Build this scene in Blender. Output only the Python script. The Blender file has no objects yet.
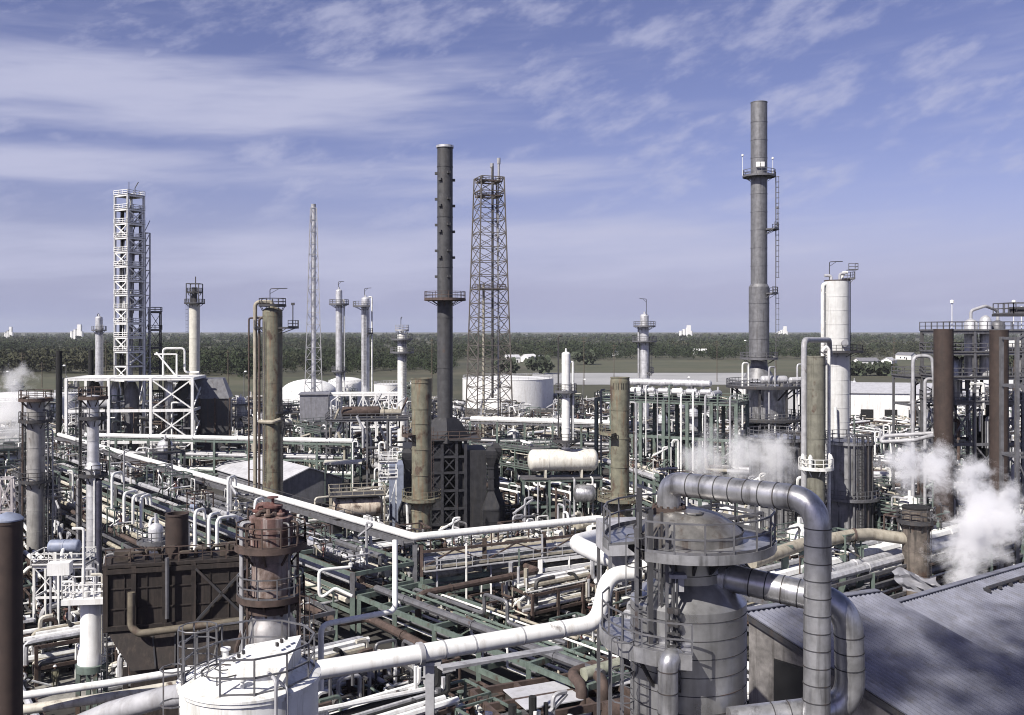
import bpy, math, random
import numpy as np
from mathutils import Vector, Matrix
random.seed(7); np.random.seed(7)
F = 950.0; EYE = 30.0; CX = 512.0; HY = 331.0        # focal length in pixels, eye height in metres, horizon row
PI = math.pi; R = math.radians
sc = bpy.context.scene
COL = sc.collection
def P(px, py, Y): return Vector(((px-CX)*Y/F, Y, EYE-(py-HY)*Y/F))
def PZ(px, py, z):
    Y = F*(EYE-z)/(py-HY); return Vector(((px-CX)*Y/F, Y, z))
def G(px, Y, z=0.0): return Vector(((px-CX)*Y/F, Y, z))
def zof(py, Y): return EYE-(py-HY)*Y/F
def mpp(Y): return Y/F
def pix(v): return CX+F*v[0]/v[1], HY+F*(EYE-v[2])/v[1]

# ------------------------------------------------------------------ materials
MATS = {}
def PM(name, base, rough=.6, metal=0.0, var=.22, dirt=None, dirt_amt=0.0, rust=0.0, scale=1.0, streak=.5, spec=.5, bump=0.0, coat=0.0, island=0.0):
    """weathered procedural paint / metal: fine tone variation, run-off streaks, rust patches"""
    if name in MATS: return MATS[name]
    m = bpy.data.materials.new(name); m.use_nodes = True
    n = m.node_tree.nodes; l = m.node_tree.links
    b = n['Principled BSDF']
    tc = n.new('ShaderNodeTexCoord'); oi = n.new('ShaderNodeObjectInfo')
    mul = n.new('ShaderNodeMath'); mul.operation = 'MULTIPLY'; mul.inputs[1].default_value = 37.0
    l.new(oi.outputs['Random'], mul.inputs[0])
    add = n.new('ShaderNodeVectorMath'); add.operation = 'ADD'
    l.new(tc.outputs['Object'], add.inputs[0]); l.new(mul.outputs[0], add.inputs[1])
    def noise(sx, sz, detail, sc_):
        mp = n.new('ShaderNodeMapping'); mp.inputs['Scale'].default_value = (sx, sx, sz)
        l.new(add.outputs[0], mp.inputs[0])
        t = n.new('ShaderNodeTexNoise'); t.inputs['Scale'].default_value = sc_; t.inputs['Detail'].default_value = detail
        t.inputs['Roughness'].default_value = .62
        l.new(mp.outputs[0], t.inputs['Vector']); return t
    def ramp(src, lo, hi):
        r = n.new('ShaderNodeMapRange'); r.inputs['From Min'].default_value = lo; r.inputs['From Max'].default_value = hi
        l.new(src, r.inputs['Value']); return r.outputs[0]
    def mix(fac, a, bcol):
        x = n.new('ShaderNodeMix'); x.data_type = 'RGBA'
        if isinstance(fac, float): x.inputs['Factor'].default_value = fac
        else: l.new(fac, x.inputs['Factor'])
        for s, v in ((x.inputs['A'], a), (x.inputs['B'], bcol)):
            if isinstance(v, tuple): s.default_value = (*v, 1)
            else: l.new(v, s)
        return x.outputs['Result']
    n1 = noise(1, 1, 6, 1.3*scale)
    lo = tuple(max(0, c*(1-var)) for c in base); hi = tuple(min(1, c*(1+var)) for c in base)
    col = mix(ramp(n1.outputs['Fac'], .32, .68), lo, hi)
    if island:
        ge = n.new('ShaderNodeNewGeometry')
        col = mix(ge.outputs['Random Per Island'], col, tuple(min(1, c*(1+island)) for c in base))
    if dirt_amt > 0:
        n2 = noise(2.6, .22, 5, 1.0*scale)
        f = n.new('ShaderNodeMath'); f.operation = 'MULTIPLY'; f.inputs[1].default_value = dirt_amt
        l.new(ramp(n2.outputs['Fac'], .5, .72), f.inputs[0])
        col = mix(f.outputs[0], col, dirt or (.08, .07, .06))
    if rust > 0:
        n3 = noise(1, .55, 8, .8*scale)
        f = ramp(n3.outputs['Fac'], .68-.32*rust, .76-.30*rust)
        n4 = noise(1, 1, 4, 5.0)
        rc = mix(n4.outputs['Fac'], (.105, .06, .042), (.05, .033, .026))
        f2 = n.new('ShaderNodeMath'); f2.operation = 'MULTIPLY'; f2.inputs[1].default_value = .9
        l.new(f, f2.inputs[0]); col = mix(f2.outputs[0], col, rc)
    l.new(col, b.inputs['Base Color'])
    rr = n.new('ShaderNodeMapRange'); rr.inputs['To Min'].default_value = max(.05, rough-.12); rr.inputs['To Max'].default_value = min(1, rough+.14)
    l.new(n1.outputs['Fac'], rr.inputs['Value']); l.new(rr.outputs[0], b.inputs['Roughness'])
    b.inputs['Metallic'].default_value = metal; b.inputs['Specular IOR Level'].default_value = spec
    if bump > 0:
        n5 = noise(1, 1, 3, 1.1*scale)
        bp = n.new('ShaderNodeBump'); bp.inputs['Strength'].default_value = bump; bp.inputs['Distance'].default_value = .15
        l.new(n5.outputs['Fac'], bp.inputs['Height']); l.new(bp.outputs[0], b.inputs['Normal'])
    MATS[name] = m; return m

W    = PM('white_paint', (.76, .76, .74), .5, dirt=(.30, .26, .2), dirt_amt=.45, rust=.10)
WC   = PM('clean_white_paint', (.82, .82, .81), .5, var=.07, dirt=(.36, .31, .25), dirt_amt=.42, rust=.05)
CR   = PM('cream_paint', (.55, .52, .45), .55, dirt=(.2, .15, .1), dirt_amt=.6, rust=.2)
GR   = PM('green_steel', (.125, .16, .14), .55, dirt=(.05, .05, .04), dirt_amt=.5, rust=.28)
GY   = PM('grey_steel', (.155, .155, .168), .5, metal=.3, dirt=(.08, .07, .06), dirt_amt=.6, rust=.15)
GYP  = PM('pale_grey_paint', (.37, .37, .39), .5, dirt=(.12, .1, .09), dirt_amt=.5, rust=.1)
DK   = PM('dark_steel', (.045, .045, .05), .6, dirt=(.09, .06, .04), dirt_amt=.5, rust=.18)
RU   = PM('rusty_steel', (.078, .054, .046), .8, var=.45, dirt=(.04, .03, .025), dirt_amt=.6)
RED  = PM('faded_red_oxide', (.115, .052, .045), .75, var=.4, dirt=(.34, .3, .28), dirt_amt=.55, rust=.35)
SV   = PM('aluminium_jacket', (.60, .60, .62), .42, metal=.35, dirt=(.12, .11, .1), dirt_amt=.5, bump=.06)
DU   = PM('dull_jacket', (.46, .46, .475), .33, metal=.68, var=.3, dirt=(.06, .055, .055), dirt_amt=.75, bump=.12)
VE   = PM('vessel_jacket', (.50, .50, .51), .30, metal=.75, var=.22, dirt=(.1, .095, .09), dirt_amt=.35, bump=.10, scale=.7)
OL   = PM('olive_insulation', (.165, .16, .13), .75, var=.25, dirt=(.05, .045, .03), dirt_amt=.7, rust=.22)
OLR  = PM('rust_streaked_olive', (.165, .16, .118), .75, var=.3, dirt=(.20, .09, .04), dirt_amt=.6, rust=.42)
SK   = PM('stack_dark_grey', (.058, .058, .062), .6, var=.3, dirt=(.035, .03, .03), dirt_amt=.7, rust=.16)
SM   = PM('stack_mid_grey', (.19, .19, .20), .5, metal=.35, var=.22, dirt=(.07, .065, .06), dirt_amt=.6)
BRN  = PM('brown_stack', (.047, .032, .027), .75, var=.3, dirt=(.03, .022, .02), dirt_amt=.6)
BX   = PM('brown_casing', (.026, .02, .018), .8, var=.4, dirt=(.10, .075, .06), dirt_amt=.4, scale=1.6)
TAN  = PM('tan_insulation', (.35, .32, .26), .7, dirt=(.14, .11, .08), dirt_amt=.6, rust=.12)
RF   = PM('corrugated_zinc', (.18, .186, .23), .75, metal=0.0, spec=.08, var=.22, dirt=(.10, .095, .09), dirt_amt=.5, scale=.5)
RFP  = PM('pale_roof_sheet', (.50, .50, .53), .6, var=.14, dirt=(.25, .24, .22), dirt_amt=.5, scale=.4)
SHD  = PM('grey_wall_sheet', (.24, .24, .265), .55, metal=.2, var=.18, dirt=(.12, .11, .1), dirt_amt=.5)
CON  = PM('concrete', (.27, .26, .24), .9, var=.3, dirt=(.09, .08, .07), dirt_amt=.5)
GRT  = PM('grating', (.11, .107, .11), .7, metal=.2, var=.3, dirt=(.08, .05, .04), dirt_amt=.5)
BLK  = PM('soot_black', (.012, .012, .013), .9, var=.3)
BLU  = PM('blue_grey_paint', (.24, .27, .36), .5, dirt=(.1, .09, .08), dirt_amt=.4)
LEAF = PM('foliage', (.031, .041, .023), .9, var=.35, scale=.012, spec=.1, island=.28)
LEAF2= PM('shrub_foliage', (.034, .043, .026), .8, var=.4, scale=.3, island=.8)
_n = LEAF.node_tree; _b = _n.nodes['Principled BSDF']; _src = _b.inputs['Base Color'].links[0].from_socket
_t = _n.nodes.new('ShaderNodeTexNoise'); _t.inputs['Scale'].default_value = .0035; _t.inputs['Detail'].default_value = 5; _c = _n.nodes.new('ShaderNodeTexCoord'); _n.links.new(_c.outputs['Object'], _t.inputs['Vector'])
_r = _n.nodes.new('ShaderNodeMapRange'); _r.inputs['From Min'].default_value = .50; _r.inputs['From Max'].default_value = .66; _r.inputs['To Max'].default_value = .75; _n.links.new(_t.outputs['Fac'], _r.inputs['Value'])
_m = _n.nodes.new('ShaderNodeMix'); _m.data_type = 'RGBA'; _m.inputs['B'].default_value = (.075, .07, .048, 1); _n.links.new(_r.outputs[0], _m.inputs['Factor']); _n.links.new(_src, _m.inputs['A']); _n.links.new(_m.outputs['Result'], _b.inputs['Base Color'])   # bare, still leafless stands among the green
BARK = PM('bark', (.10, .08, .06), .9, var=.3)
SKIN = PM('skin', (.42, .27, .2), .6, var=.05)
WORK = PM('khaki_workwear', (.20, .19, .13), .9, var=.15)

# ------------------------------------------------------------------ mesh builder
class MB:
    def __init__(s): s.v = []; s.f = []
    def add(s, vs, fs):
        o = len(s.v); s.v.extend([(v[0], v[1], v[2]) for v in vs]); s.f.extend([tuple(i+o for i in f) for f in fs]); return s
    def box(s, c, size, rz=0.0):
        hx, hy, hz = size[0]/2, size[1]/2, size[2]/2; ca, sa = math.cos(rz), math.sin(rz)
        vs = []
        for x, y, z in ((-hx,-hy,-hz),(hx,-hy,-hz),(hx,hy,-hz),(-hx,hy,-hz),(-hx,-hy,hz),(hx,-hy,hz),(hx,hy,hz),(-hx,hy,hz)):
            vs.append((c[0]+x*ca-y*sa, c[1]+x*sa+y*ca, c[2]+z))
        return s.add(vs, [(0,3,2,1),(4,5,6,7),(0,1,5,4),(1,2,6,5),(2,3,7,6),(3,0,4,7)])
    def bar(s, a, b, w, h=None):
        a = Vector(a); b = Vector(b); h = h or w; d = b-a
        if d.length < 1e-6: return s
        d.normalize(); up = Vector((0,0,1)) if abs(d.z) < .95 else Vector((0,1,0))
        x = d.cross(up).normalized(); y = x.cross(d).normalized()
        vs = []
        for p in (a, b):
            for i, j in ((-1,-1),(1,-1),(1,1),(-1,1)): vs.append(p+x*(i*w/2)+y*(j*h/2))
        return s.add(vs, [(0,1,2,3),(7,6,5,4),(0,4,5,1),(1,5,6,2),(2,6,7,3),(3,7,4,0)])
    def ibeam(s, a, b, w, h=None):
        """rolled H section: two flanges and a web"""
        a = Vector(a); b = Vector(b); h = h or w; d = (b-a).normalized()
        up = Vector((0,0,1)) if abs(d.z) < .95 else Vector((0,1,0))
        x = d.cross(up).normalized(); y = x.cross(d).normalized(); t = w*.12
        s.bar(a+y*(h/2-t/2), b+y*(h/2-t/2), w, t); s.bar(a-y*(h/2-t/2), b-y*(h/2-t/2), w, t)
        return s.bar(a, b, t, h-2*t-.004)
    def tube(s, a, b, r, n=8, r2=None): return s.path([a, b], r, n, r2=r2)
    def path(s, pts, r, n=8, bend=0.0, r2=None, seg=5):
        pts = [Vector(p) for p in pts]; q = [pts[0]]
        for i in range(1, len(pts)-1):
            a, p, c = pts[i-1], pts[i], pts[i+1]
            u = (a-p); v = (c-p); lu, lv = u.length, v.length
            if bend <= 0 or lu < 1e-5 or lv < 1e-5: q.append(p); continue
            u.normalize(); v.normalize(); ang = u.angle(v)
            if ang > PI-.05: q.append(p); continue
            t = min(bend/math.tan(ang/2), lu*.48, lv*.48)
            for k in range(seg+1):
                w = k/seg; q.append((p+u*t)*(1-w)**2 + p*(2*w*(1-w)) + (p+v*t)*w*w)
        q.append(pts[-1]); pts = q; m = len(pts); rings = []
        d = (pts[1]-pts[0]).normalized()
        nx = d.cross(Vector((0,0,1)) if abs(d.z) < .95 else Vector((0,1,0))).normalized()
        for i, p in enumerate(pts):
            d1 = (pts[min(i+1, m-1)]-pts[max(i-1, 0)])
            if d1.length > 1e-7: d = d1.normalized()
            nx = (nx-d*nx.dot(d)).normalized(); ny = d.cross(nx)
            rr = r if r2 is None else r+(r2-r)*i/(m-1)
            rings.append([p+nx*(rr*math.cos(2*PI*k/n))+ny*(rr*math.sin(2*PI*k/n)) for k in range(n)])
        vs = [v for g in rings for v in g]; fs = []
        for i in range(m-1):
            for k in range(n):
                k2 = (k+1) % n; fs.append((i*n+k, i*n+k2, (i+1)*n+k2, (i+1)*n+k))
        fs.append(tuple(reversed(range(n)))); fs.append(tuple((m-1)*n+k for k in range(n)))
        return s.add(vs, fs)
    def lathe(s, prof, n=24, c=(0,0,0), caps=True):
        vs = []; fs = []
        for r, z in prof:
            for k in range(n): vs.append((c[0]+r*math.cos(2*PI*k/n), c[1]+r*math.sin(2*PI*k/n), c[2]+z))
        for i in range(len(prof)-1):
            for k in range(n):
                k2 = (k+1) % n; fs.append((i*n+k, i*n+k2, (i+1)*n+k2, (i+1)*n+k))
        if caps:
            fs.append(tuple(reversed(range(n)))); o = (len(prof)-1)*n; fs.append(tuple(o+k for k in range(n)))
        return s.add(vs, fs)
    def hlathe(s, prof, a, d, n=16):
        """lathe about a horizontal axis from point a along unit d; prof = (r, t)"""
        a = Vector(a); d = Vector(d).normalized(); x = d.cross(Vector((0,0,1))).normalized(); y = x.cross(d)
        vs = []; fs = []
        for r, t in prof:
            for k in range(n): vs.append(a+d*t+x*(r*math.cos(2*PI*k/n))+y*(r*math.sin(2*PI*k/n)))
        for i in range(len(prof)-1):
            for k in range(n):
                k2 = (k+1) % n; fs.append((i*n+k, i*n+k2, (i+1)*n+k2, (i+1)*n+k))
        fs.append(tuple(reversed(range(n)))); o = (len(prof)-1)*n; fs.append(tuple(o+k for k in range(n)))
        return s.add(vs, fs)
    def arc(s, c, Rr, r, a0=0.0, a1=2*PI, m=5, n=None):
        n = n or max(6, int(abs(a1-a0)*Rr/.5)+4)
        return s.path([(c[0]+Rr*math.cos(a0+(a1-a0)*i/n), c[1]+Rr*math.sin(a0+(a1-a0)*i/n), c[2]) for i in range(n+1)], r, m)
    def annulus(s, c, r0, r1, t, a0=0.0, a1=2*PI, n=None):
        n = n or max(8, int(abs(a1-a0)/.26)+2); vs = []; fs = []
        for i in range(n+1):
            a = a0+(a1-a0)*i/n; ca, sa = math.cos(a), math.sin(a)
            for rr, zz in ((r0,0),(r1,0),(r1,-t),(r0,-t)): vs.append((c[0]+rr*ca, c[1]+rr*sa, c[2]+zz))
        for i in range(n):
            o = i*4
            for k in range(4): k2 = (k+1) % 4; fs.append((o+k, o+4+k, o+4+k2, o+k2))
        if abs(a1-a0) < 2*PI-.01: fs += [(0,1,2,3), (n*4+3, n*4+2, n*4+1, n*4)]
        return s.add(vs, fs)
    def rail(s, pts, h=1.07, r=.03, step=1.3, closed=False, toe=True):
        """handrail along a polyline of deck-edge points"""
        pts = [Vector(p) for p in pts]
        if closed: pts = pts+[pts[0]]
        for a, b in zip(pts, pts[1:]):
            L = (b-a).length; k = max(1, round(L/step))
            for zz in (h, h*.52): s.bar(a+Vector((0,0,zz)), b+Vector((0,0,zz)), r*2)
            if toe: s.bar(a+Vector((0,0,.07)), b+Vector((0,0,.07)), .02, .13)
            for i in range(k): s.bar(a.lerp(b, i/k), a.lerp(b, i/k)+Vector((0,0,h)), r*2)
        s.bar(pts[-1], pts[-1]+Vector((0,0,h)), r*2); return s
    def arcrail(s, c, Rr, a0=0.0, a1=2*PI, h=1.07, r=.03):
        n = max(5, int(abs(a1-a0)*Rr/1.0)+1)
        pts = [(c[0]+Rr*math.cos(a0+(a1-a0)*i/n), c[1]+Rr*math.sin(a0+(a1-a0)*i/n), c[2]) for i in range(n+1)]
        return s.rail(pts, h, r, 9)
    def ladder(s, base, z1, ang, w=.5, cage=True, r=.025, cage_from=2.3):
        """vertical ladder at base (x, y, z0), facing outward along ang, hooped cage"""
        b = Vector(base); o = Vector((math.cos(ang), math.sin(ang), 0)); t = Vector((-o.y, o.x, 0)); L = z1-b.z
        for k in (-1, 1): s.bar(b+t*(k*w/2), b+t*(k*w/2)+Vector((0,0,L+1)), r*2.2)
        for i in range(max(2, int(L/.35))): s.bar(b+t*(-w/2)+Vector((0,0,.3+i*.35)), b+t*(w/2)+Vector((0,0,.3+i*.35)), r*1.4)
        if cage and L > 3:
            hoops = []
            z = cage_from
            while z < L+1.0:
                q = [b+t*(.38*math.cos(a)*1.0)+o*(.36+.38*math.sin(a)-.1)+Vector((0,0,z)) for a in [PI*(-.18+1.36*i/6) for i in range(7)]]
                for a, c in zip(q, q[1:]): s.bar(a, c, r*1.6)
                hoops.append(q); z += 1.0
            for i in (0, 2, 4, 6):
                s.bar(hoops[0][i], hoops[-1][i], r*1.5)
        return s
    def mesh(s, name, mats, idx=None, sharp=38):
        me = bpy.data.meshes.new(name); me.from_pydata(s.v, [], s.f)
        for m in mats: me.materials.append(m)
        me.polygons.foreach_set('use_smooth', [True]*len(s.f))
        if idx: me.polygons.foreach_set('material_index', idx)
        me.update(); me.set_sharp_from_angle(angle=R(sharp)); return me

# ------------------------------------------------------------------ things, parts, labels
LABELS = {}
def props(o, label=None, cat=None, group=None, kind=None):
    if label: o['label'] = label; LABELS[label] = LABELS.get(label, 0)+1
    if cat: o['category'] = cat
    if group: o['group'] = group
    if kind: o['kind'] = kind
    return o
class Thing:
    """a top-level Empty that parents its parts; merged=True gives ONE mesh (for copies too small to show parts)"""
    def __init__(s, name, label, cat, loc=(0,0,0), rz=0.0, group=None, merged=False):
        s.name = name; s.loc = Vector(loc); s.rz = rz; s.merged = merged; s.meta = (label, cat, group); s.acc = []
        if not merged:
            o = bpy.data.objects.new(name, None); o.empty_display_size = .5; COL.objects.link(o)
            o.location = s.loc; o.rotation_euler = (0, 0, rz); s.o = o; props(o, label, cat, group)
        else: s.o = None
    def part(s, name, mb, mat, parent=None, label=None, kind=None):
        if s.merged: s.acc.append((mb, mat)); return None
        o = bpy.data.objects.new(name, mb.mesh(name, [mat])); COL.objects.link(o); o.parent = parent or s.o
        if label: o['label'] = label
        if kind: o['kind'] = kind
        return o
    def done(s):
        if s.merged:
            big = MB(); mats = []; idx = []
            for mb, mat in s.acc:
                if mat not in mats: mats.append(mat)
                idx += [mats.index(mat)]*len(mb.f); big.add(mb.v, mb.f)
            s.o = bpy.data.objects.new(s.name, big.mesh(s.name, mats, idx)); COL.objects.link(s.o)
            s.o.location = s.loc; s.o.rotation_euler = (0, 0, s.rz); props(s.o, *s.meta)
        return s.o
def solo(name, label, cat, mb, mat, loc=(0,0,0), rz=0.0, group=None, kind=None):
    """a thing that is one mesh"""
    o = bpy.data.objects.new(name, mb.mesh(name, [mat])); COL.objects.link(o); o.location = loc; o.rotation_euler = (0,0,rz)
    return props(o, label, cat, group, kind)
def setting(name, mb, mat, kind='structure', label=None, loc=(0,0,0)):
    o = bpy.data.objects.new(name, mb.mesh(name, [mat])); COL.objects.link(o); o.location = loc; o['kind'] = kind
    if label: o['label'] = label
    return o
def copy_tree(o, parent=None):
    c = o.copy(); COL.objects.link(c)
    if parent: c.parent = parent
    for ch in list(o.children): copy_tree(ch, c)
    return c

OCC = []                                             # ground already taken: (x, y, radius)
def take(x, y, r): OCC.append((x, y, r))
def take_line(a, b, r):
    a = Vector(a[:2]); b = Vector(b[:2]); k = max(1, int((b-a).length/(r*.8)))
    for i in range(k+1): q = a.lerp(b, i/k); OCC.append((q.x, q.y, r))
# ------------------------------------------------------------------ camera, sun, sky
SUN_EL = R(43); SUN_AZ = R(221)      # compass-like: angle of the sun clockwise from +Y (behind the camera, to the left)
cam = bpy.data.cameras.new('camera'); co = bpy.data.objects.new('camera', cam); COL.objects.link(co)
co.location = (0, 0, EYE); co.rotation_euler = (PI/2, 0, 0)
cam.sensor_width = 36.0; cam.lens = F*36.0/1024.0; cam.shift_y = (HY-357.5)/1024.0; cam.clip_start = .5; cam.clip_end = 30000
sc.camera = co
sd = Vector((math.sin(SUN_AZ)*math.cos(SUN_EL), math.cos(SUN_AZ)*math.cos(SUN_EL), math.sin(SUN_EL)))
sl = bpy.data.lights.new('sun', 'SUN'); sl.energy = 4.8; sl.angle = R(.53); sl.color = (1, .95, .87)
so = bpy.data.objects.new('sun', sl); COL.objects.link(so); so.location = sd*300
so.rotation_euler = (-sd).to_track_quat('-Z', 'Y').to_euler()
sc.view_settings.view_transform = 'Standard'; sc.view_settings.look = 'None'; sc.view_settings.exposure = 0.42; sc.view_settings.gamma = 1.0
sc.view_settings.use_curve_mapping = False
sc.cycles.max_bounces = 10; sc.cycles.diffuse_bounces = 1; sc.cycles.glossy_bounces = 3; sc.cycles.transparent_max_bounces = 6; sc.cycles.volume_bounces = 9; sc.cycles.pixel_filter_type = 'BLACKMAN_HARRIS'; sc.cycles.filter_width = 1.05
sc.cycles.caustics_reflective = False; sc.cycles.caustics_refractive = False
sc.cycles.use_denoising = True
sc.cycles.sample_clamp_indirect = 6

w = bpy.data.worlds.new('World'); sc.world = w; w.use_nodes = True
n = w.node_tree.nodes; l = w.node_tree.links; n.clear()
out = n.new('ShaderNodeOutputWorld'); bg = n.new('ShaderNodeBackground'); bg.inputs['Strength'].default_value = .06
l.new(bg.outputs[0], out.inputs[0])
sky = n.new('ShaderNodeTexSky'); sky.sky_type = 'NISHITA'; sky.sun_disc = False; sky.sun_elevation = SUN_EL; sky.sun_rotation = SUN_AZ
sky.air_density = 1.0; sky.dust_density = .6; sky.ozone_density = 4.0; sky.altitude = 10
tc = n.new('ShaderNodeTexCoord'); sx = n.new('ShaderNodeSeparateXYZ'); l.new(tc.outputs['Generated'], sx.inputs[0])
def M(op, a, b=None, clamp=False):
    x = n.new('ShaderNodeMath'); x.operation = op; x.use_clamp = clamp
    for s, v in zip(x.inputs, (a, b)):
        if v is None: continue
        if isinstance(v, (int, float)): s.default_value = v
        else: l.new(v, s)
    return x.outputs[0]
az = M('ARCTAN2', sx.outputs['X'], sx.outputs['Y']); el = M('ARCSINE', sx.outputs['Z'])
def vec(x, y, z=0.0):
    c = n.new('ShaderNodeCombineXYZ')
    for s, v in zip(c.inputs, (x, y, z)):
        if isinstance(v, (int, float)): s.default_value = v
        else: l.new(v, s)
    return c.outputs[0]
def nz(v, scale, detail=6, rough=.6, dist=0.0):
    t = n.new('ShaderNodeTexNoise'); t.inputs['Scale'].default_value = scale; t.inputs['Detail'].default_value = detail
    t.inputs['Roughness'].default_value = rough; t.inputs['Distortion'].default_value = dist; l.new(v, t.inputs['Vector']); return t.outputs['Fac']
def MR(v, a, b, c=0.0, d=1.0, smooth=True):
    x = n.new('ShaderNodeMapRange'); x.interpolation_type = 'SMOOTHSTEP' if smooth else 'LINEAR'
    for k, q in (('From Min', a), ('From Max', b), ('To Min', c), ('To Max', d)): x.inputs[k].default_value = q
    l.new(v, x.inputs['Value']); return x.outputs[0]
# cirrus: streaks a little tilted, drawn out along the wind, broken up by a finer fibrous layer
elt = M('SUBTRACT', el, M('MULTIPLY', az, .06))
soft = nz(vec(M('MULTIPLY', az, 3.0), M('MULTIPLY', elt, 17.0), 4.4), 1.0, 4, .55)
streak = nz(vec(M('MULTIPLY', az, 5.0), M('MULTIPLY', M('ADD', elt, M('MULTIPLY', soft, .03)), 46.0), 9.1), 1.0, 6, .6)
diag = nz(vec(M('ADD', M('MULTIPLY', az, 9.0), M('MULTIPLY', el, 12.0)), M('MULTIPLY', M('SUBTRACT', el, M('MULTIPLY', az, .45)), 26.0), 2.6), 1.0, 6, .6)
broad = nz(vec(M('MULTIPLY', az, 1.7), M('MULTIPLY', el, 6.0), 6.3), 1.0, 2, .5)
# denser bands low on the left, thinning to the right and upwards; a faint veil lower down
left = MR(az, -.30, .10, 1, 0)
bank = M('MULTIPLY', M('MULTIPLY', MR(el, .17, .215, 0, 1), MR(el, .235, .29, 1, 0)), left)
band = M('MULTIPLY', M('MULTIPLY', MR(el, .125, .15, 0, 1), MR(el, .165, .19, 1, 0)), MR(az, -.1, .25, 1, .25))
low = M('MULTIPLY', MR(el, .03, .07, 0, 1), MR(el, .09, .13, 1, 0))
dens = M('ADD', M('MULTIPLY', soft, .62), M('MULTIPLY', streak, .30))
dens = M('ADD', dens, M('MULTIPLY', M('SUBTRACT', broad, .5), .35))
for m_, k_ in ((bank, .24), (band, .24), (low, .14)): dens = M('ADD', dens, M('MULTIPLY', m_, k_))
cl = MR(dens, .435, .74, 0, .93)
cl = M('MAXIMUM', cl, M('MULTIPLY', MR(diag, .44, .73, 0, .62), MR(el, .06, .16, .15, 1)))
cl = M('MULTIPLY', cl, MR(el, .34, .55, 1, .1))
tint = n.new('ShaderNodeMix'); tint.data_type = 'RGBA'; tint.blend_type = 'MULTIPLY'; tint.inputs['Factor'].default_value = 1
l.new(sky.outputs[0], tint.inputs['A']); zen = n.new('ShaderNodeMix'); zen.data_type = 'RGBA'; l.new(MR(el, .36, 1.0, 0, 1), zen.inputs['Factor']); zen.inputs['A'].default_value = (1.36, 1.0, 1.22, 1); zen.inputs['B'].default_value = (.62, .52, .62, 1); l.new(zen.outputs['Result'], tint.inputs['B'])
mx = n.new('ShaderNodeMix'); mx.data_type = 'RGBA'; l.new(cl, mx.inputs['Factor'])
l.new(tint.outputs['Result'], mx.inputs['A']); mx.inputs['B'].default_value = (6.5, 6.7, 9.0, 1)
hz = n.new('ShaderNodeMix'); hz.data_type = 'RGBA'; l.new(MR(el, -.02, .15, .92, 0), hz.inputs['Factor']); l.new(tint.outputs['Result'], hz.inputs['A']); hz.inputs['B'].default_value = (4.05, 4.75, 7.8, 1)
l.new(hz.outputs['Result'], mx.inputs['A'])
l.new(mx.outputs['Result'], bg.inputs['Color'])
SKYTINT = tint; SKYMIX = mx

# ------------------------------------------------------------------ ground, yard, fields
def sheet(name, pts, z, mat, label=None):
    mb = MB(); mb.add([(x, y, z) for x, y in pts], [tuple(range(len(pts)))]); return setting(name, mb, mat, label=label)
def ground_mat(name, cols, scale, rough=.95):
    m = bpy.data.materials.new(name); m.use_nodes = True; nn = m.node_tree.nodes; ll = m.node_tree.links; b = nn['Principled BSDF']
    t = nn.new('ShaderNodeTexCoord'); a = nn.new('ShaderNodeTexNoise'); a.inputs['Scale'].default_value = scale; a.inputs['Detail'].default_value = 9; a.inputs['Roughness'].default_value = .65
    ll.new(t.outputs['Object'], a.inputs['Vector']); r = nn.new('ShaderNodeValToRGB'); ll.new(a.outputs['Fac'], r.inputs[0])
    e = r.color_ramp.elements
    while len(e) < len(cols): e.new(.5)
    for i, c in enumerate(cols): e[i].position = .3+.4*i/(len(cols)-1); e[i].color = (*c, 1)
    ll.new(r.outputs[0], b.inputs['Base Color']); b.inputs['Roughness'].default_value = rough; return m
GND = ground_mat('wooded_ground', [(.035,.038,.024), (.06,.06,.036), (.10,.09,.06)], .01)
YARD = ground_mat('plant_yard', [(.022,.021,.020), (.045,.042,.039), (.09,.086,.08)], .09)
FLD = ground_mat('dry_grass', [(.045,.054,.03), (.075,.078,.045), (.11,.10,.065)], .012)
LOT = ground_mat('pale_lot', [(.27,.27,.275), (.33,.33,.335), (.38,.38,.38)], .02)
sheet('ground', [(-16000,-2000), (16000,-2000), (16000,20000), (-16000,20000)], 0, GND)
sheet('plant_yard', [(-330,-60), (330,-60), (330,400), (-330,400)], .03, YARD)
sheet('field', [(25,690), (330,690), (430,985), (-20,985)], .05, FLD)
sheet('dry_meadow', [(-420,470), (-60,470), (-60,620), (-420,620)], .05, FLD)
sheet('paved_lot', [(10,530), (150,530), (175,680), (15,680)], .08, LOT)

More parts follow.
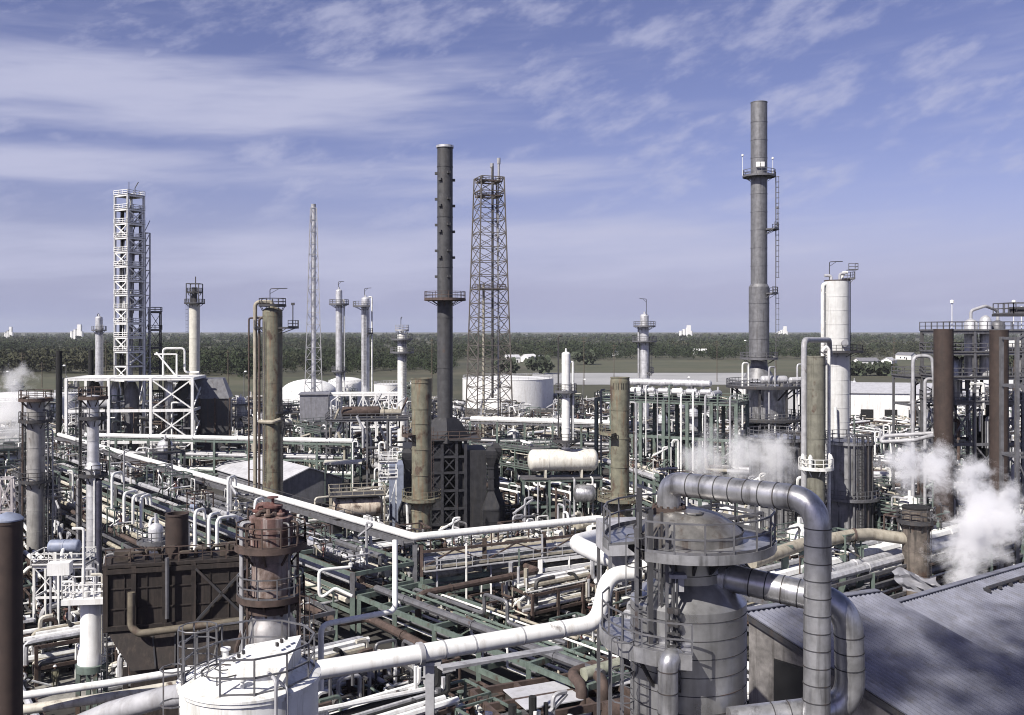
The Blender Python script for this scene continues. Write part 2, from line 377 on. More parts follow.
# ------------------------------------------------------------------ the wood: a mass of crowns, each a spray of leaf clumps
def crowns(name, spots, mat, leaf, nleaf, label, kind, cat=None, group=None):
    """spots: (x, y, radius, height). Leaf clumps are small random quads spread through each crown's volume"""
    V = []; Fc = []
    rng = np.random.default_rng(len(spots)*7+3)
    for x, y, r, h in spots:
        k = nleaf; lf = leaf
        if mat is LEAF: k, lf = (175, .085) if y < 1350 else (70, .14) if y < 2600 else (22, .30)
        d = rng.normal(size=(k, 3)); d /= np.linalg.norm(d, axis=1)[:, None]
        lob = 1+.28*np.sin(d[:, 0]*5+x)+.22*np.sin(d[:, 1]*6+y)
        rad = (rng.random(k)**.45)*lob
        c = d*rad[:, None]*np.array([r, r, h*.42])+np.array([x, y, h*.58])
        c[:, 2] = np.maximum(c[:, 2], .25*leaf*r)
        s = lf*r*(.6+.8*rng.random(k))
        u = rng.normal(size=(k, 3)); u /= np.linalg.norm(u, axis=1)[:, None]
        v = np.cross(u, rng.normal(size=(k, 3))); v /= np.linalg.norm(v, axis=1)[:, None]
        u *= s[:, None]; v *= (s*.8)[:, None]
        V.append(np.stack([c-u-v, c+u-v*.6, c+u*.8+v, c-u*.7+v*.9], axis=1).reshape(-1, 3))
    V = np.concatenate(V); nq = len(V)//4
    me = bpy.data.meshes.new(name); me.vertices.add(len(V)); me.vertices.foreach_set('co', V.ravel())
    me.loops.add(nq*4); me.loops.foreach_set('vertex_index', np.arange(nq*4)); me.polygons.add(nq)
    me.polygons.foreach_set('loop_start', np.arange(nq)*4); me.polygons.foreach_set('loop_total', np.full(nq, 4))
    me.materials.append(mat); me.update(calc_edges=True)
    return me
def far_spots():
    rng = np.random.default_rng(5); out = []
    while len(out) < 7600:
        y = math.exp(rng.uniform(math.log(430), math.log(6500))); x = rng.uniform(-.62, .62)*y
        px = CX+F*x/y
        edge = 640+40*math.sin(px*.02)+25*math.sin(px*.07)
        if 455 < px < 940: edge = 985+30*math.sin(px*.05)
        if px >= 940: edge = 700
        if y < edge: continue
        gap = math.sin(x*.013+y*.002)+math.sin(y*.0043-x*.005)+math.sin((x+y)*.021)*.6
        if gap > 1.25 and rng.random() < .93: continue                # clearings and tracks
        tall = 1+.35*math.sin(x*.009+1.3)*math.sin(y*.006)
        h = rng.uniform(5.0, 12.5)*tall*(1+.2*min(1, y/4000)); out.append((x, y, h*rng.uniform(.42, .72)*(1+y/6000), h))
    return out
me = crowns('woodland', far_spots(), LEAF, .17, 34, None, None)
o = bpy.data.objects.new('woodland', me); COL.objects.link(o); o['kind'] = 'stuff'; o['label'] = 'dark wooded plain stretching to the horizon behind the plant'
TREE_N = [0]
def tree(x, y, r, h, label, group=None, name='broadleaf_tree'):
    t = Thing(name, label, 'tree', (x, y, 0), 0, group)
    me = crowns('crown', [(0, 0, r, h), (r*.35, -r*.2, r*.6, h*.8)], LEAF2, .17, 260, None, None)
    c = bpy.data.objects.new('crown', me); COL.objects.link(c); c.parent = t.o
    tr = MB(); tr.path([(0,0,0), (.05*r,0,h*.25), (-.04*r,.03*r,h*.7)], .06*h*.5, 7, r2=.03*h*.4)
    for a in (0.4, 2.3, 4.4): tr.path([(0,0,h*.28), (r*.45*math.cos(a), r*.45*math.sin(a), h*.6)], .03*h*.5, 5, r2=.01*h)
    t.part('trunk', tr, BARK); return t
tree(*G(853, 640)[:2], 8.5, 8.5, 'round dark green shrubby tree left one of the pair behind the white warehouse')
tree(*G(880, 640)[:2], 10.5, 8, 'wider dark green shrubby tree right one of the pair behind the white warehouse')
tree(*G(540, 660)[:2], 9, 12, 'bushy tree left of the pale lot, behind the round white tank')
tree(*G(507, 650)[:2], 8, 11, 'bushy tree seen through the rusty lattice derrick, beyond the round white tank')
tree(*G(585, 850)[:2], 10, 12, 'lone tree on the grass just behind the pale lot')
# ------------------------------------------------------------------ generators
def bandprof(r, z0, z1, step, lip=.03, hw=.05, off=0.0):
    p = [(r, z0)]; z = z0+(off or step)
    while z < z1-.3:
        p += [(r, z-hw), (r+lip, z-hw), (r+lip, z+hw), (r, z+hw)]; z += step
    return p+[(r, z1)]
def platform(t, z, r0, r1, a0=0.0, a1=2*PI, mat=GRT, rmat=None, rr=.035, parent=None, rise=0.0, brackets=True):
    mb = MB(); mb.annulus((0,0,z), r0, r1, .1, a0, a1); mb.annulus((0,0,z+.06), r1-.02, r1+.02, .32, a0, a1)
    if brackets:
        k = max(2, int((a1-a0)/.7))
        for i in range(k+1):
            a = a0+(a1-a0)*(i+.0)/k; ca, sa = math.cos(a), math.sin(a)
            mb.bar((r0*ca, r0*sa, z-1.0), (r1*.96*ca, r1*.96*sa, z-.1), .09); mb.bar((r0*ca, r0*sa, z-.2), (r1*.96*ca, r1*.96*sa, z-.2), .09, .16)
    pl = t.part('platform', mb, mat, parent)
    rb = MB(); rb.arcrail((0,0,z), r1-.05, a0, a1, 1.07, rr)
    t.part('handrail', rb, rmat or mat, pl)
    return pl
def davit(t, z, x, h, arm, ang=0.0, mat=DK, r=.07):
    mb = MB(); mb.path([(x*math.cos(ang+2), x*math.sin(ang+2), z-1), (x*math.cos(ang+2), x*math.sin(ang+2), z+h), (x*math.cos(ang+2)+arm*math.cos(ang), x*math.sin(ang+2)+arm*math.sin(ang), z+h+.1)], r, 6, .3)
    mb.bar((x*math.cos(ang+2), x*math.sin(ang+2), z+h-.8), (x*math.cos(ang+2)+arm*.5*math.cos(ang), x*math.sin(ang+2)+arm*.5*math.sin(ang), z+h), .07)
    return t.part('davit', mb, mat)
def column(name, label, cat, px, Y, wpx, ytop, mat, head='dome', ybase=None, step=3.2, plats=(), ladders=(), pipes=(), dav=None, taper=(), rmat=GRT, hmat=None, skirt=None, group=None, merged=False, occ=True, n=22, lip=.03, fire=None):
    """vertical vessel or stack. plats: (ypx, reach m, a0 deg, a1 deg[, mat]); ladders: (ytop, ybot, ang deg, cage);
    pipes: (ang deg, gap m, r, ytop, ybot, mat, over) with over = loop over the head; taper: (ypx, wpx) steps below the top"""
    k = mpp(Y); r = wpx*k/2; zt = zof(ytop, Y); base = G(px, Y, 0 if ybase is None else zof(ybase, Y)); z0 = base.z
    t = Thing(name, label, cat, base, 0, group, merged)
    zs = zt-z0; rb = r
    segs = [(zs, r)]+[(zof(y, Y)-z0, w_*k/2) for y, w_ in taper]+[(0, (taper[-1][1]*k/2 if taper else r))]
    prof = []
    for i in range(len(segs)-1, 0, -1):
        lo, hi = segs[i], segs[i-1]
        if abs(lo[1]-hi[1]) < 1e-4: prof += bandprof(lo[1], lo[0], hi[0], step, lip)
        else: prof += [(lo[1], lo[0]), (hi[1], hi[0])]
    mb = MB()
    if head == 'open':
        prof += [(r+lip, zs), (r+lip, zs+.12), (r-.1, zs+.12), (r-.1, zs-2.5)]
        mb.lathe(prof, n); t.part('shell', mb, mat)
    else:
        mb.lathe(prof, n); t.part('shell', mb, mat)
        hb = MB()
        if head == 'dome': hb.lathe([(r*math.cos(a), zs+r*.55*math.sin(a)) for a in [PI/2*i/6 for i in range(6)]]+[(.02, zs+r*.55)], n); hb.tube((0,0,zs+r*.5), (0,0,zs+r*.55+.5), max(.12, r*.22), 10)
        elif head == 'cone': hb.lathe([(r, zs), (r*.4, zs+r*.5), (r*.4, zs+r*.9)], n)
        elif head == 'flat': hb.lathe([(r+.06, zs), (r+.06, zs+.15), (.05, zs+.25)], n)
        if hb.v: t.part('head', hb, hmat or mat)
    for p in plats:
        pm = p[4] if len(p) > 4 else rmat; zz = zof(p[0], Y)-z0
        rl = r
        for i in range(1, len(segs)):
            if zz <= segs[i-1][0]: rl = max(segs[i][1], segs[i-1][1]) if zz > segs[i][0] else segs[i][1]
        platform(t, zz, rl+.02, rl+p[1], R(p[2]), R(p[3]), pm, pm, rr=.035 if Y < 150 else .045)
    for yt, yb, a, cage in ladders:
        rr = max(s[1] for s in segs)+.22; a = R(a)
        lb = MB(); lb.ladder((rr*math.cos(a), rr*math.sin(a), zof(yb, Y)-z0), zof(yt, Y)-z0, a, cage=cage, r=.025 if Y < 130 else .04)
        t.part('ladder', lb, rmat)
    for a, gap, pr, yt, yb, pm, over in pipes:
        a = R(a); rr = max(s[1] for s in segs)+gap; x, y = rr*math.cos(a), rr*math.sin(a); z1 = zof(yt, Y)-z0; zl = max(0.05, zof(yb, Y)-z0)
        pts = [(x, y, zl), (x, y, z1)]
        if over: pts += [(x*.02, y*.02, z1), (x*.02, y*.02, zs+r*.4)]
        else: pts += [(x*.5, y*.5, z1)]
        pb = MB(); pb.path(pts, pr, 10, pr*2.6)
        for zz in np.arange(zl+3, z1-1, 5.0): pb.bar((x, y, zz), (x*.6, y*.6, zz), .1)
        t.part('side_pipe', pb, pm)
    if dav: davit(t, zs+r*.4, r*.8, dav[0], dav[1], R(dav[2]))
    t.r = rb; t.zs = zs; t.k = k
    if occ: take(base.x, base.y, max(s[1] for s in segs)+1.0)
    return t
def lattice(name, label, cat, px, Y, wt, wb, ytop, mat, lev=12, leg=.3, br=.12, rz=.5, z0=0.0, brmat=None, skip=0, tri=False, style='x', group=None):
    k = mpp(Y); ht = zof(ytop, Y)-z0; t = Thing(name, label, cat, G(px, Y, z0), rz, group)
    hb, h1 = wb*k/2*.74, wt*k/2*.74
    cs = [(-1,-1), (1,-1), (1,1), (-1,1)] if not tri else [(-1,-.58), (1,-.58), (0,1.15)]
    def pt(c, f): s = hb+(h1-hb)*f; return Vector((c[0]*s, c[1]*s, ht*f))
    for c in cs:
        mb = MB(); mb.bar(pt(c, 0), pt(c, 1), leg); t.part('leg', mb, mat)
    for i in range(lev):
        f0, f1 = i/lev, (i+1)/lev; mb = MB()
        for j in range(len(cs)):
            a, b = cs[j], cs[(j+1) % len(cs)]
            mb.bar(pt(a, f1), pt(b, f1), br*1.2)
            if style == 'x' or (i % 2 == 0): mb.bar(pt(a, f0), pt(b, f1), br)
            if style == 'x' or (i % 2): mb.bar(pt(b, f0), pt(a, f1), br)
        t.part('bracing', mb, brmat or mat)
    t.pt = pt; t.ht = ht; t.hw = (hb, h1); take(*G(px, Y)[:2], hb+1)
    return t
def frame(t, w, d, levels, nx, ny, cm, bm, cw=.3, bw=.25, deck=(), rail=(), brace=(), parts=True, dm=GRT, rr=.035, x0=0.0, y0=0.0):
    """steel frame centred on the thing's base: columns, beams per level, decks with handrails, braces"""
    xs = [x0-w/2+w*i/nx for i in range(nx+1)]; ys = [y0-d/2+d*i/ny for i in range(ny+1)]
    top = levels[-1]
    for x in xs:
        for y in ys:
            mb = MB(); mb.ibeam((x, y, 0), (x, y, top), cw) if cw >= .28 else mb.bar((x, y, 0), (x, y, top), cw); t.part('column', mb, cm)
    for z in levels:
        mb = MB()
        for y in ys: mb.bar((xs[0], y, z-.15), (xs[-1], y, z-.15), bw*.7, bw*1.2)
        for x in xs: mb.bar((x, ys[0], z-.16), (x, ys[-1], z-.16), bw*.68, bw*1.18)
        t.part('floor_beam', mb, bm)
    for i in deck:
        z = levels[i]; mb = MB(); mb.box((x0, y0, z+.05), (w+.5, d+.5, .08)); dk = t.part('deck', mb, dm)
        if i in rail:
            rb = MB(); q = [(x0-w/2-.2, y0-d/2-.2, z+.09), (x0+w/2+.2, y0-d/2-.2, z+.09), (x0+w/2+.2, y0+d/2+.2, z+.09), (x0-w/2-.2, y0+d/2+.2, z+.09)]
            rb.rail(q, 1.07, rr, 1.6, True); t.part('handrail', rb, bm, dk)
    zz = [0]+list(levels)
    for (side, bay, lv) in brace:
        mb = MB(); z0, z1 = zz[lv], zz[lv+1]
        if side in 'fb':
            y = ys[0] if side == 'f' else ys[-1]; a, b = xs[bay], xs[bay+1]
            mb.bar((a, y, z0+.1), (b, y, z1-.2), bw*.55); mb.bar((b, y, z0+.1), (a, y, z1-.2), bw*.54)
        else:
            x = xs[0] if side == 'l' else xs[-1]; a, b = ys[bay], ys[bay+1]
            mb.bar((x, a, z0+.1), (x, b, z1-.2), bw*.55); mb.bar((x, b, z0+.1), (x, a, z1-.2), bw*.54)
        t.part('brace', mb, bm)
    return xs, ys
def hdrum(t, a, d, L, r, mat, name='drum', bands=2, n=16, saddles=True, z0=0.0, smat=None):
    """horizontal drum with dished ends starting at a along d; saddles go down to z0"""
    prof = [(.03, -r*.5)]+[(r*math.sin(x), -r*.5*math.cos(x)) for x in [PI/2*i/5 for i in range(1, 6)]]
    for i in range(1, bands+1):
        q = L*i/(bands+1); prof += [(r, q-.06), (r+.03, q-.06), (r+.03, q+.06), (r, q+.06)]
    prof += [(r*math.cos(x), L+r*.5*math.sin(x)) for x in [PI/2*i/5 for i in range(0, 5)]]+[(.03, L+r*.5)]
    mb = MB(); mb.hlathe(prof, a, d, n); o = t.part(name, mb, mat)
    d = Vector(d).normalized(); a = Vector(a)
    if saddles:
        for f in (.2, .8):
            p = a+d*(L*f); sb = MB(); sb.box((p.x, p.y, (z0+p.z-r*.6)/2), (.3, r*1.3, p.z-r*.6-z0), math.atan2(d.y, d.x)); t.part('saddle', sb, smat or CON)
    return o
def exchanger(t, a, d, L, r, mat, z0, smat=CON):
    """shell-and-tube exchanger: shell, flanged channel head, saddles, nozzles"""
    mb = MB(); mb.hlathe([(r*.95, -r*1.4), (r, -r*1.35), (r, -r*.5), (r*1.22, -r*.5), (r*1.22, -r*.15), (r*1.22, -r*.1), (r, -r*.1), (r, L), (r*.9, L+r*.3), (r*.4, L+r*.5)], a, d, 14); o = t.part('exchanger', mb, mat)
    d = Vector(d).normalized(); a = Vector(a)
    for f in (.2, .8):
        p = a+d*(L*f); sb = MB(); sb.box((p.x, p.y, (z0+p.z-r*.7)/2), (.3, r*1.3, p.z-r*.7-z0), math.atan2(d.y, d.x)); t.part('saddle', sb, smat)
    nb = MB()
    for f in (-.12, .9): p = a+d*(L*f); nb.tube(p, p+Vector((0,0,r*1.9)), r*.28, 8)
    t.part('nozzle', nb, mat)
def pipe(label, pts, r, mat, group=None, bend=None, n=10, name='pipe', flange=0.0, cat='pipe'):
    """a free pipe run: a thing of its own, one mesh, origin at its first point"""
    p0 = Vector(pts[0]); q = [Vector(p)-p0 for p in pts]; mb = MB(); mb.path(q, r, n, r*2.4 if bend is None else bend)
    if flange:
        for a, b in zip(q, q[1:]):
            L = (b-a).length; k = int(L/flange)
            for i in range(k):
                m = a.lerp(b, (i+.5)/k); dd = (b-a).normalized(); mb.path([m-dd*.06, m+dd*.06], r*1.22+.01, n)
    return solo(name, label, cat, mb, mat, p0, 0, group)
def rack(name, label, A, B, width, tiers, nb, cm, bm, side=1, group=None, cw=.32, bw=.28, extra=None, cm2=None, split=None, brace=()):
    """pipe rack from A to B (near row on the A-B line, far row WIDTH away to the left of AB if side=1)"""
    A = Vector((A[0], A[1], 0)); B = Vector((B[0], B[1], 0)); u = (B-A); L = u.length; u.normalize(); v = Vector((-u.y, u.x, 0))*side
    t = Thing(name, label, 'pipe rack', A, 0, group); top = tiers[-1]
    for i in range(nb+1):
        p = u*(L*i/nb)
        for j in (0, 1):
            q = p+v*(width*j); h = top if not (extra and j == 0) else extra
            if split:
                mb = MB(); mb.ibeam(q, q+Vector((0,0,split)), cw); o = t.part('column', mb, cm)
                mb = MB(); mb.ibeam(q+Vector((0,0,split)), q+Vector((0,0,h)), cw*.96); t.part('column_extension', mb, cm2)
            else:
                mb = MB(); mb.ibeam(q, q+Vector((0,0,h)), cw); t.part('column', mb, cm)
        for z in tiers:
            mb = MB(); mb.bar(p+Vector((0,0,z-bw*.6)), p+v*width+Vector((0,0,z-bw*.6)), bw*.8, bw*1.15); t.part('cross_beam', mb, bm)
    for j in (0, 1):
        for z in tiers:
            q = v*(width*j)+Vector((0,0,z-bw*.6-.02)); mb = MB(); mb.bar(q, q+u*L, bw*.7, bw); t.part('girder', mb, bm)
    for i in brace:
        a = u*(L*i/nb); b = u*(L*(i+1)/nb); mb = MB(); z1 = tiers[0]
        mb.bar(a+Vector((0,0,.2)), (a+b)/2+Vector((0,0,z1-.3)), .14); mb.bar(b+Vector((0,0,.2)), (a+b)/2+Vector((0,0,z1-.32)), .14); t.part('brace', mb, bm)
    take_line(A+v*width/2, B+v*width/2, width/2+1)
    t.u, t.v, t.L, t.A, t.width = u, v, L, A, width
    return t
def rack_pipes(t, z, specs, group, f0=0.0, f1=1.0, n=8, vary=None):
    """specs: (offset m, radius, material, label) laid along the rack's tier at height z"""
    for off, r, m, lab in specs:
        a = t.A+t.v*off+t.u*(t.L*f0)+Vector((0,0,z+r)); b = t.A+t.v*off+t.u*(t.L*f1)+Vector((0,0,z+r))
        pts = [a, b]
        if vary:
            L = t.L; g0 = L*f0+L*vary.choice((0, 0, vary.uniform(0, .35))); g1 = L*f1-L*vary.choice((0, 0, vary.uniform(0, .35))); a = t.A+t.v*off+t.u*g0+Vector((0,0,z+r)); b = t.A+t.v*off+t.u*g1+Vector((0,0,z+r)); pts = [a, b]
            if r < .3:
                if vary.random() < .5: pts = [a+Vector((0,0,vary.choice((-1.4, 1.2, 1.9))))]+pts
                if vary.random() < .5: pts = pts+[b+Vector((0,0,vary.choice((-1.4, 1.2, 1.9))))]
                if vary.random() < .3:
                    c = a.lerp(b, vary.uniform(.25, .75)); w_ = t.u*1.6; h_ = Vector((0,0,vary.uniform(.8, 1.8))); k_ = pts.index(b); pts[k_:k_] = [c-w_, c-w_+h_, c+w_+h_, c+w_]
        pipe(lab, pts, r, m, group, n=n, flange=9.0)
def auto_pipes(rng, t, z, fam, where, group, f0=0.0, f1=1.0, lo=.07, hi=.32, gap=.12, start=.35, stop=None, kinds=None):
    """fill a tier with parallel pipes of mixed bores; look-alikes share a label within the group"""
    kinds = kinds or [(W, 'white'), (GY, 'dull grey'), (SV, 'silver'), (TAN, 'tan'), (RU, 'rusty brown'), (GYP, 'pale grey'), (GR, 'green')]
    off = start; stop = stop or t.width-.4; sp = []
    while off < stop:
        r = rng.uniform(lo, hi) if rng.random() < .75 else hi*1.15
        if off+2*r > stop: break
        m, c = rng.choice(kinds); size = 'thin' if r < .16 else ('wide' if r > hi*.85 else 'medium')
        sp.append((off+r, r, m, f'{size} {c} {fam} {where}')); off += 2*r+rng.uniform(gap, gap*3)
    rack_pipes(t, z, sp, group, f0+rng.uniform(0, .02), f1, 7, rng)
# ------------------------------------------------------------------ far buildings, tanks, poles
def building(name, label, px, Y, size, rz, h, wall, roof, gable=0.0, windows=(), z=0.0, group=None):
    """size = (w, d); gable = ridge rise (0 = flat with parapet); windows: (side, u0, u1, z0, z1)"""
    t = Thing(name, label, 'building', G(px, Y, z), rz, group); w_, d_ = size; a, b = w_/2, d_/2
    mb = MB()
    vs = [(-a,-b,0),(a,-b,0),(a,b,0),(-a,b,0),(-a,-b,h),(a,-b,h),(a,b,h),(-a,b,h)]
    fs = [(0,1,5,4),(1,2,6,5),(2,3,7,6),(3,0,4,7)]
    if gable: vs += [(-a,0,h+gable),(a,0,h+gable)]; fs += [(4,7,8),(5,9,6)]
    else: fs += [(4,5,6,7)]
    mb.add(vs, fs); t.part('wall', mb, wall)
    rb = MB()
    if gable:
        e = .5; zz = gable/b*e
        for s in (-1, 1):
            rb.add([(-a-e, s*(b+e), h-zz+.02), (a+e, s*(b+e), h-zz+.02), (a+e, 0, h+gable+.02), (-a-e, 0, h+gable+.02), (-a-e, s*(b+e), h-zz+.2), (a+e, s*(b+e), h-zz+.2), (a+e, 0, h+gable+.2), (-a-e, 0, h+gable+.2)],
                   [(0,1,2,3),(7,6,5,4),(0,4,5,1),(1,5,6,2),(2,6,7,3),(3,7,4,0)])
    else: rb.box((0,0,h+.15), (w_+.6, d_+.6, .3))
    rf = t.part('roof', rb, roof); rf.data.polygons.foreach_set('use_smooth', [False]*len(rb.f))
    for s, u0, u1, z0, z1 in windows:
        mb = MB()
        if s == 'f': mb.box(((u0+u1)/2, -b-.02, (z0+z1)/2), (u1-u0, .1, z1-z0))
        else: mb.box((-a-.02, (u0+u1)/2, (z0+z1)/2), (.1, u1-u0, z1-z0))
        t.part('door' if z0 < .3 else 'window', mb, BLK)
    take(*G(px, Y)[:2], max(w_, d_)/2); return t
def tank(label, px, Y, wpx, ytop, ybase=None, dome=.0, mat=WC, roofmat=None, group=None):
    k = mpp(Y); r = wpx*k/2; z0 = 0 if ybase is None else max(0, zof(ybase, Y)); h = zof(ytop, Y)-z0
    t = Thing('storage_tank', label, 'tank', G(px, Y, z0), 0, group)
    hs = h/(1+dome) if dome else h
    mb = MB(); mb.lathe(bandprof(r, 0, hs, 2.4, .02, .03), 40); t.part('shell', mb, mat)
    rb = MB()
    if dome: rb.lathe([(r*math.cos(a), hs+(h-hs)*math.sin(a)) for a in [PI/2*i/8 for i in range(8)]]+[(.1, h)], 40)
    else: rb.lathe([(r+.1, hs-.1), (r+.1, hs), (.2, hs+r*.06)], 40)
    t.part('roof', rb, roofmat or mat)
    sb = MB()
    for i in range(16):
        a = -2.2+i*.06*8/r*1.2; sb.box(((r+.45)*math.cos(a), (r+.45)*math.sin(a), hs*(i+.5)/16), (.9, .5, .12), a)
    sb.path([((r+.9)*math.cos(-2.2+i*.06*8/r*1.2), (r+.9)*math.sin(-2.2+i*.06*8/r*1.2), hs*(i+.5)/16+1) for i in range(16)], .05, 4)
    t.part('stair', sb, GYP)
    nb = MB(); nb.rail([((r-.2)*math.cos(a), (r-.2)*math.sin(a), hs) for a in [2*PI*i/28 for i in range(28)]], 1.1, .05, 3, True); t.part('handrail', nb, GYP)
    take(*G(px, Y)[:2], r+1); return t
tank('round white storage tank behind the rusty lattice derrick, its right half in the clear', 508, 380, 91, 378)
tank('low domed white tank between the olive column and the tall lattice mast', 309, 370, 56, 379, dome=.9)
tank('white domed tank behind the silver column with the davit, right of the lattice mast', 346, 385, 36, 377, dome=.25)
tank('low flat white tank glimpsed left of the white column with the blunt top', 388, 400, 28, 384)
tank('big white tank behind white steam at the left edge of the plant', 18, 300, 88, 392, dome=.25)
tank('small white tank just right of the thin black chimney at the left', 68, 345, 26, 393)
tank('low white tank tucked behind the right one of the two brown stacks', 985, 300, 44, 398)
WH = building('warehouse', 'long white warehouse with pale grey roof right of the tall white column', 868, 335, (56, 46), R(-9), 9.5, WC, RFP, 2.2,
   [('f', -22+i*7.5, -18+i*7.5, .1, 4.2) for i in range(6)])
building('warehouse', 'low white shed at the right edge beyond the brown stacks', 1018, 380, (40, 30), R(10), 9, WC, WC, 1.5)
building('warehouse', 'low pale building between the tall grey stack and the white column', 795, 400, (44, 30), R(15), 8, WC, RFP, 1.5)
# distant white buildings and silos on the horizon
for lab, px, Y, ww, hh, cat in (('white grain elevator on the horizon left of the white lattice tower', 77, 3200, 44, 52, 'silo'), ('white silo block on the horizon at the far left', 9, 3600, 34, 46, 'silo'),
                                ('cluster of white silos on the horizon right of the silver davit column', 686, 4200, 60, 56, 'silo'), ('white silos on the horizon just right of the tall grey stack', 783, 4300, 46, 52, 'silo')):
    t = Thing('grain_elevator', lab, cat, G(px, Y), 0)
    mb = MB()
    for i in range(4): mb.lathe([(ww*.13, 0), (ww*.13, hh*(.55+.12*(i % 3)))], 12, (ww*(-.38+.25*i), 0, 0))
    t.part('silo', mb, WC)
    mb = MB(); mb.box((ww*.2, 0, hh*.5), (ww*.28, ww*.25, hh)); mb.add([(-ww*.8,-5,hh*.35),(ww*.2,-5,hh*.8),(ww*.2,5,hh*.8),(-ww*.8,5,hh*.35)], [(0,1,2,3)]); t.part('headhouse', mb, WC)
k = 0
for px, Y, lab in ((512, 905, 'leftmost small white house at the edge of the wood behind the round white tank'), (529, 930, 'second small white house from the left among those right of the derrick'), (541, 900, 'small white house nearest the white column among those right of the derrick'),
                   (612, 1150, 'small pale house in the trees right of the white column'), (700, 1200, 'lone pale house in the trees left of the tall grey stack'),
                   (866, 800, 'small white house at the edge of the field behind the white column'), (889, 815, 'white house with grey roof on the field right of the white column'), (1000, 900, 'pale house among trees at the far right between the brown stacks'), (906, 1000, 'pale house in the wood left of the brown stacks')):
    building('house', lab, px, Y, (13+k % 3*3, 9), R(20+35*k), 5, WC, (RFP, WC, SHD)[k % 3], 2.4, [('f', -4, -2.5, 1.2, 2.8), ('f', 1, 2.5, 1.2, 2.8), ('f', 3.4, 4.6, .1, 2.4)]); k += 1
# utility and floodlight poles
k = 0
for px, Y, yt in ((22, 520, 352), (42, 500, 362), (106, 480, 340), (168, 470, 352), (228, 420, 350), (432, 470, 338), (468, 480, 348), (584, 520, 336), (614, 600, 344), (717, 560, 340), (747, 620, 345), (776, 480, 336), (894, 520, 337), (950, 600, 345), (978, 470, 346)):
    t = Thing('utility_pole', 'thin wooden pole with crossarm standing in front of the wood', 'pole', G(px, Y), .4*k, 'poles along the edge of the plant'); h = zof(yt, Y)
    mb = MB(); mb.path([(0,0,0), (0,0,h)], .26, 7, r2=.17); t.part('pole', mb, BARK)
    mb = MB(); mb.box((0,.2,h-1.2), (3.2, .18, .22)); mb.box((0,.2,h-3), (2.6, .18, .22))
    for x in (-1.4, -.5, .5, 1.4): mb.lathe([(.09, h-1.08), (.12, h-.9), (.05, h-.75)], 6, (x, .2, 0))
    t.part('crossarm', mb, BARK); k += 1
for px, Y, yt in ((10, 330, 372), (66, 300, 366), (150, 310, 372), (244, 310, 372), (583, 330, 380), (688, 300, 378), (775, 330, 358), (826, 290, 378), (747, 400, 341), (908, 330, 402)):
    t = Thing('floodlight_pole', 'slim steel mast with a pale round floodlight on top, rising from the plant', 'lamp', G(px, Y), .7*k, 'floodlight masts across the plant'); h = zof(yt, Y)
    mb = MB(); mb.path([(0,0,0), (0,0,h), (.5,-.3,h+.2)], .12, 6, .3, r2=.07); t.part('mast', mb, GY)
    mb = MB(); mb.lathe([(.05, .25), (.35, .2), (.5, -.1), (.45, -.2), (.1, -.22)], 10, (.6, -.35, h+.2)); t.part('lamp', mb, WC); k += 1
# ------------------------------------------------------------------ stacks, columns and towers of the middle distance
# tall dark stack
t = column('stack', 'tall dark grey steel stack rising from the black furnace, darker than its neighbours', 'chimney', 445, 140, 15.5, 147, SK, 'open', ybase=436, step=7.4, taper=((418, 15.5), (421, 19), (436, 22)),
   plats=((299, 1.9, 0, 360, RU),), rmat=RU, occ=False, lip=.05)
mb = MB()
for a in range(0, 360, 60):
    for i in range(9):
        z = t.zs-3-i*1.9-(a % 120)/60*.9
        if i % 2 == (a//60) % 2: continue
        x, y = (t.r+.1)*math.cos(R(a)), (t.r+.1)*math.sin(R(a)); mb.box((x, y, z), (.5, .5, .35), R(a))
t.part('strake_lug', mb, SK)
mb = MB(); mb.lathe([(t.r+.14, t.zs-.15), (t.r+.14, t.zs+.2), (t.r-.15, t.zs+.2)], 24, caps=False); t.part('rim', mb, SV)
# big grey stack on the right with three platforms
t = column('stack', 'tallest mid grey stack with a ring platform and two side platforms, right of centre', 'chimney', 759, 180, 16.2, 103, SM, 'open', ybase=378, step=3.4, taper=((284, 16.2), (287, 20), (357, 20), (360, 16), (366, 17), (378, 30)),
   plats=((176, 1.5, 0, 360, GY), (229, 2.0, -50, 30, GY), (293, 1.6, -60, 40, GY), (358, 1.6, 0, 360, GY)), ladders=((178, 290, -20, True), (296, 358, -15, True)), rmat=GY, occ=False, lip=.05)
for i, (a, z) in enumerate(((250, 3.4), (275, 3.6))):
    mb = MB(); mb.box(((t.r+.3)*math.cos(R(a)), (t.r+.3)*math.sin(R(a)), zof(176, 180)-t.loc.z+1.9), (.5, .7, .9), R(a)); t.part('instrument_box', mb, WC)
for px, y0, y1 in ((-3.2, 176, 157), (2.5, 176, 160), (3.4, 229, 209)):
    mb = MB(); z0 = zof(y0, 180)-t.loc.z; z1 = zof(y1, 180)-t.loc.z; mb.path([(px, -.4, z0), (px, -.4, z1)], .05, 5); mb.lathe([(.02, 0), (.22, .1), (.24, .35), (.05, .5)], 8, (px, -.4, z1)); t.part('beacon', mb, WC)
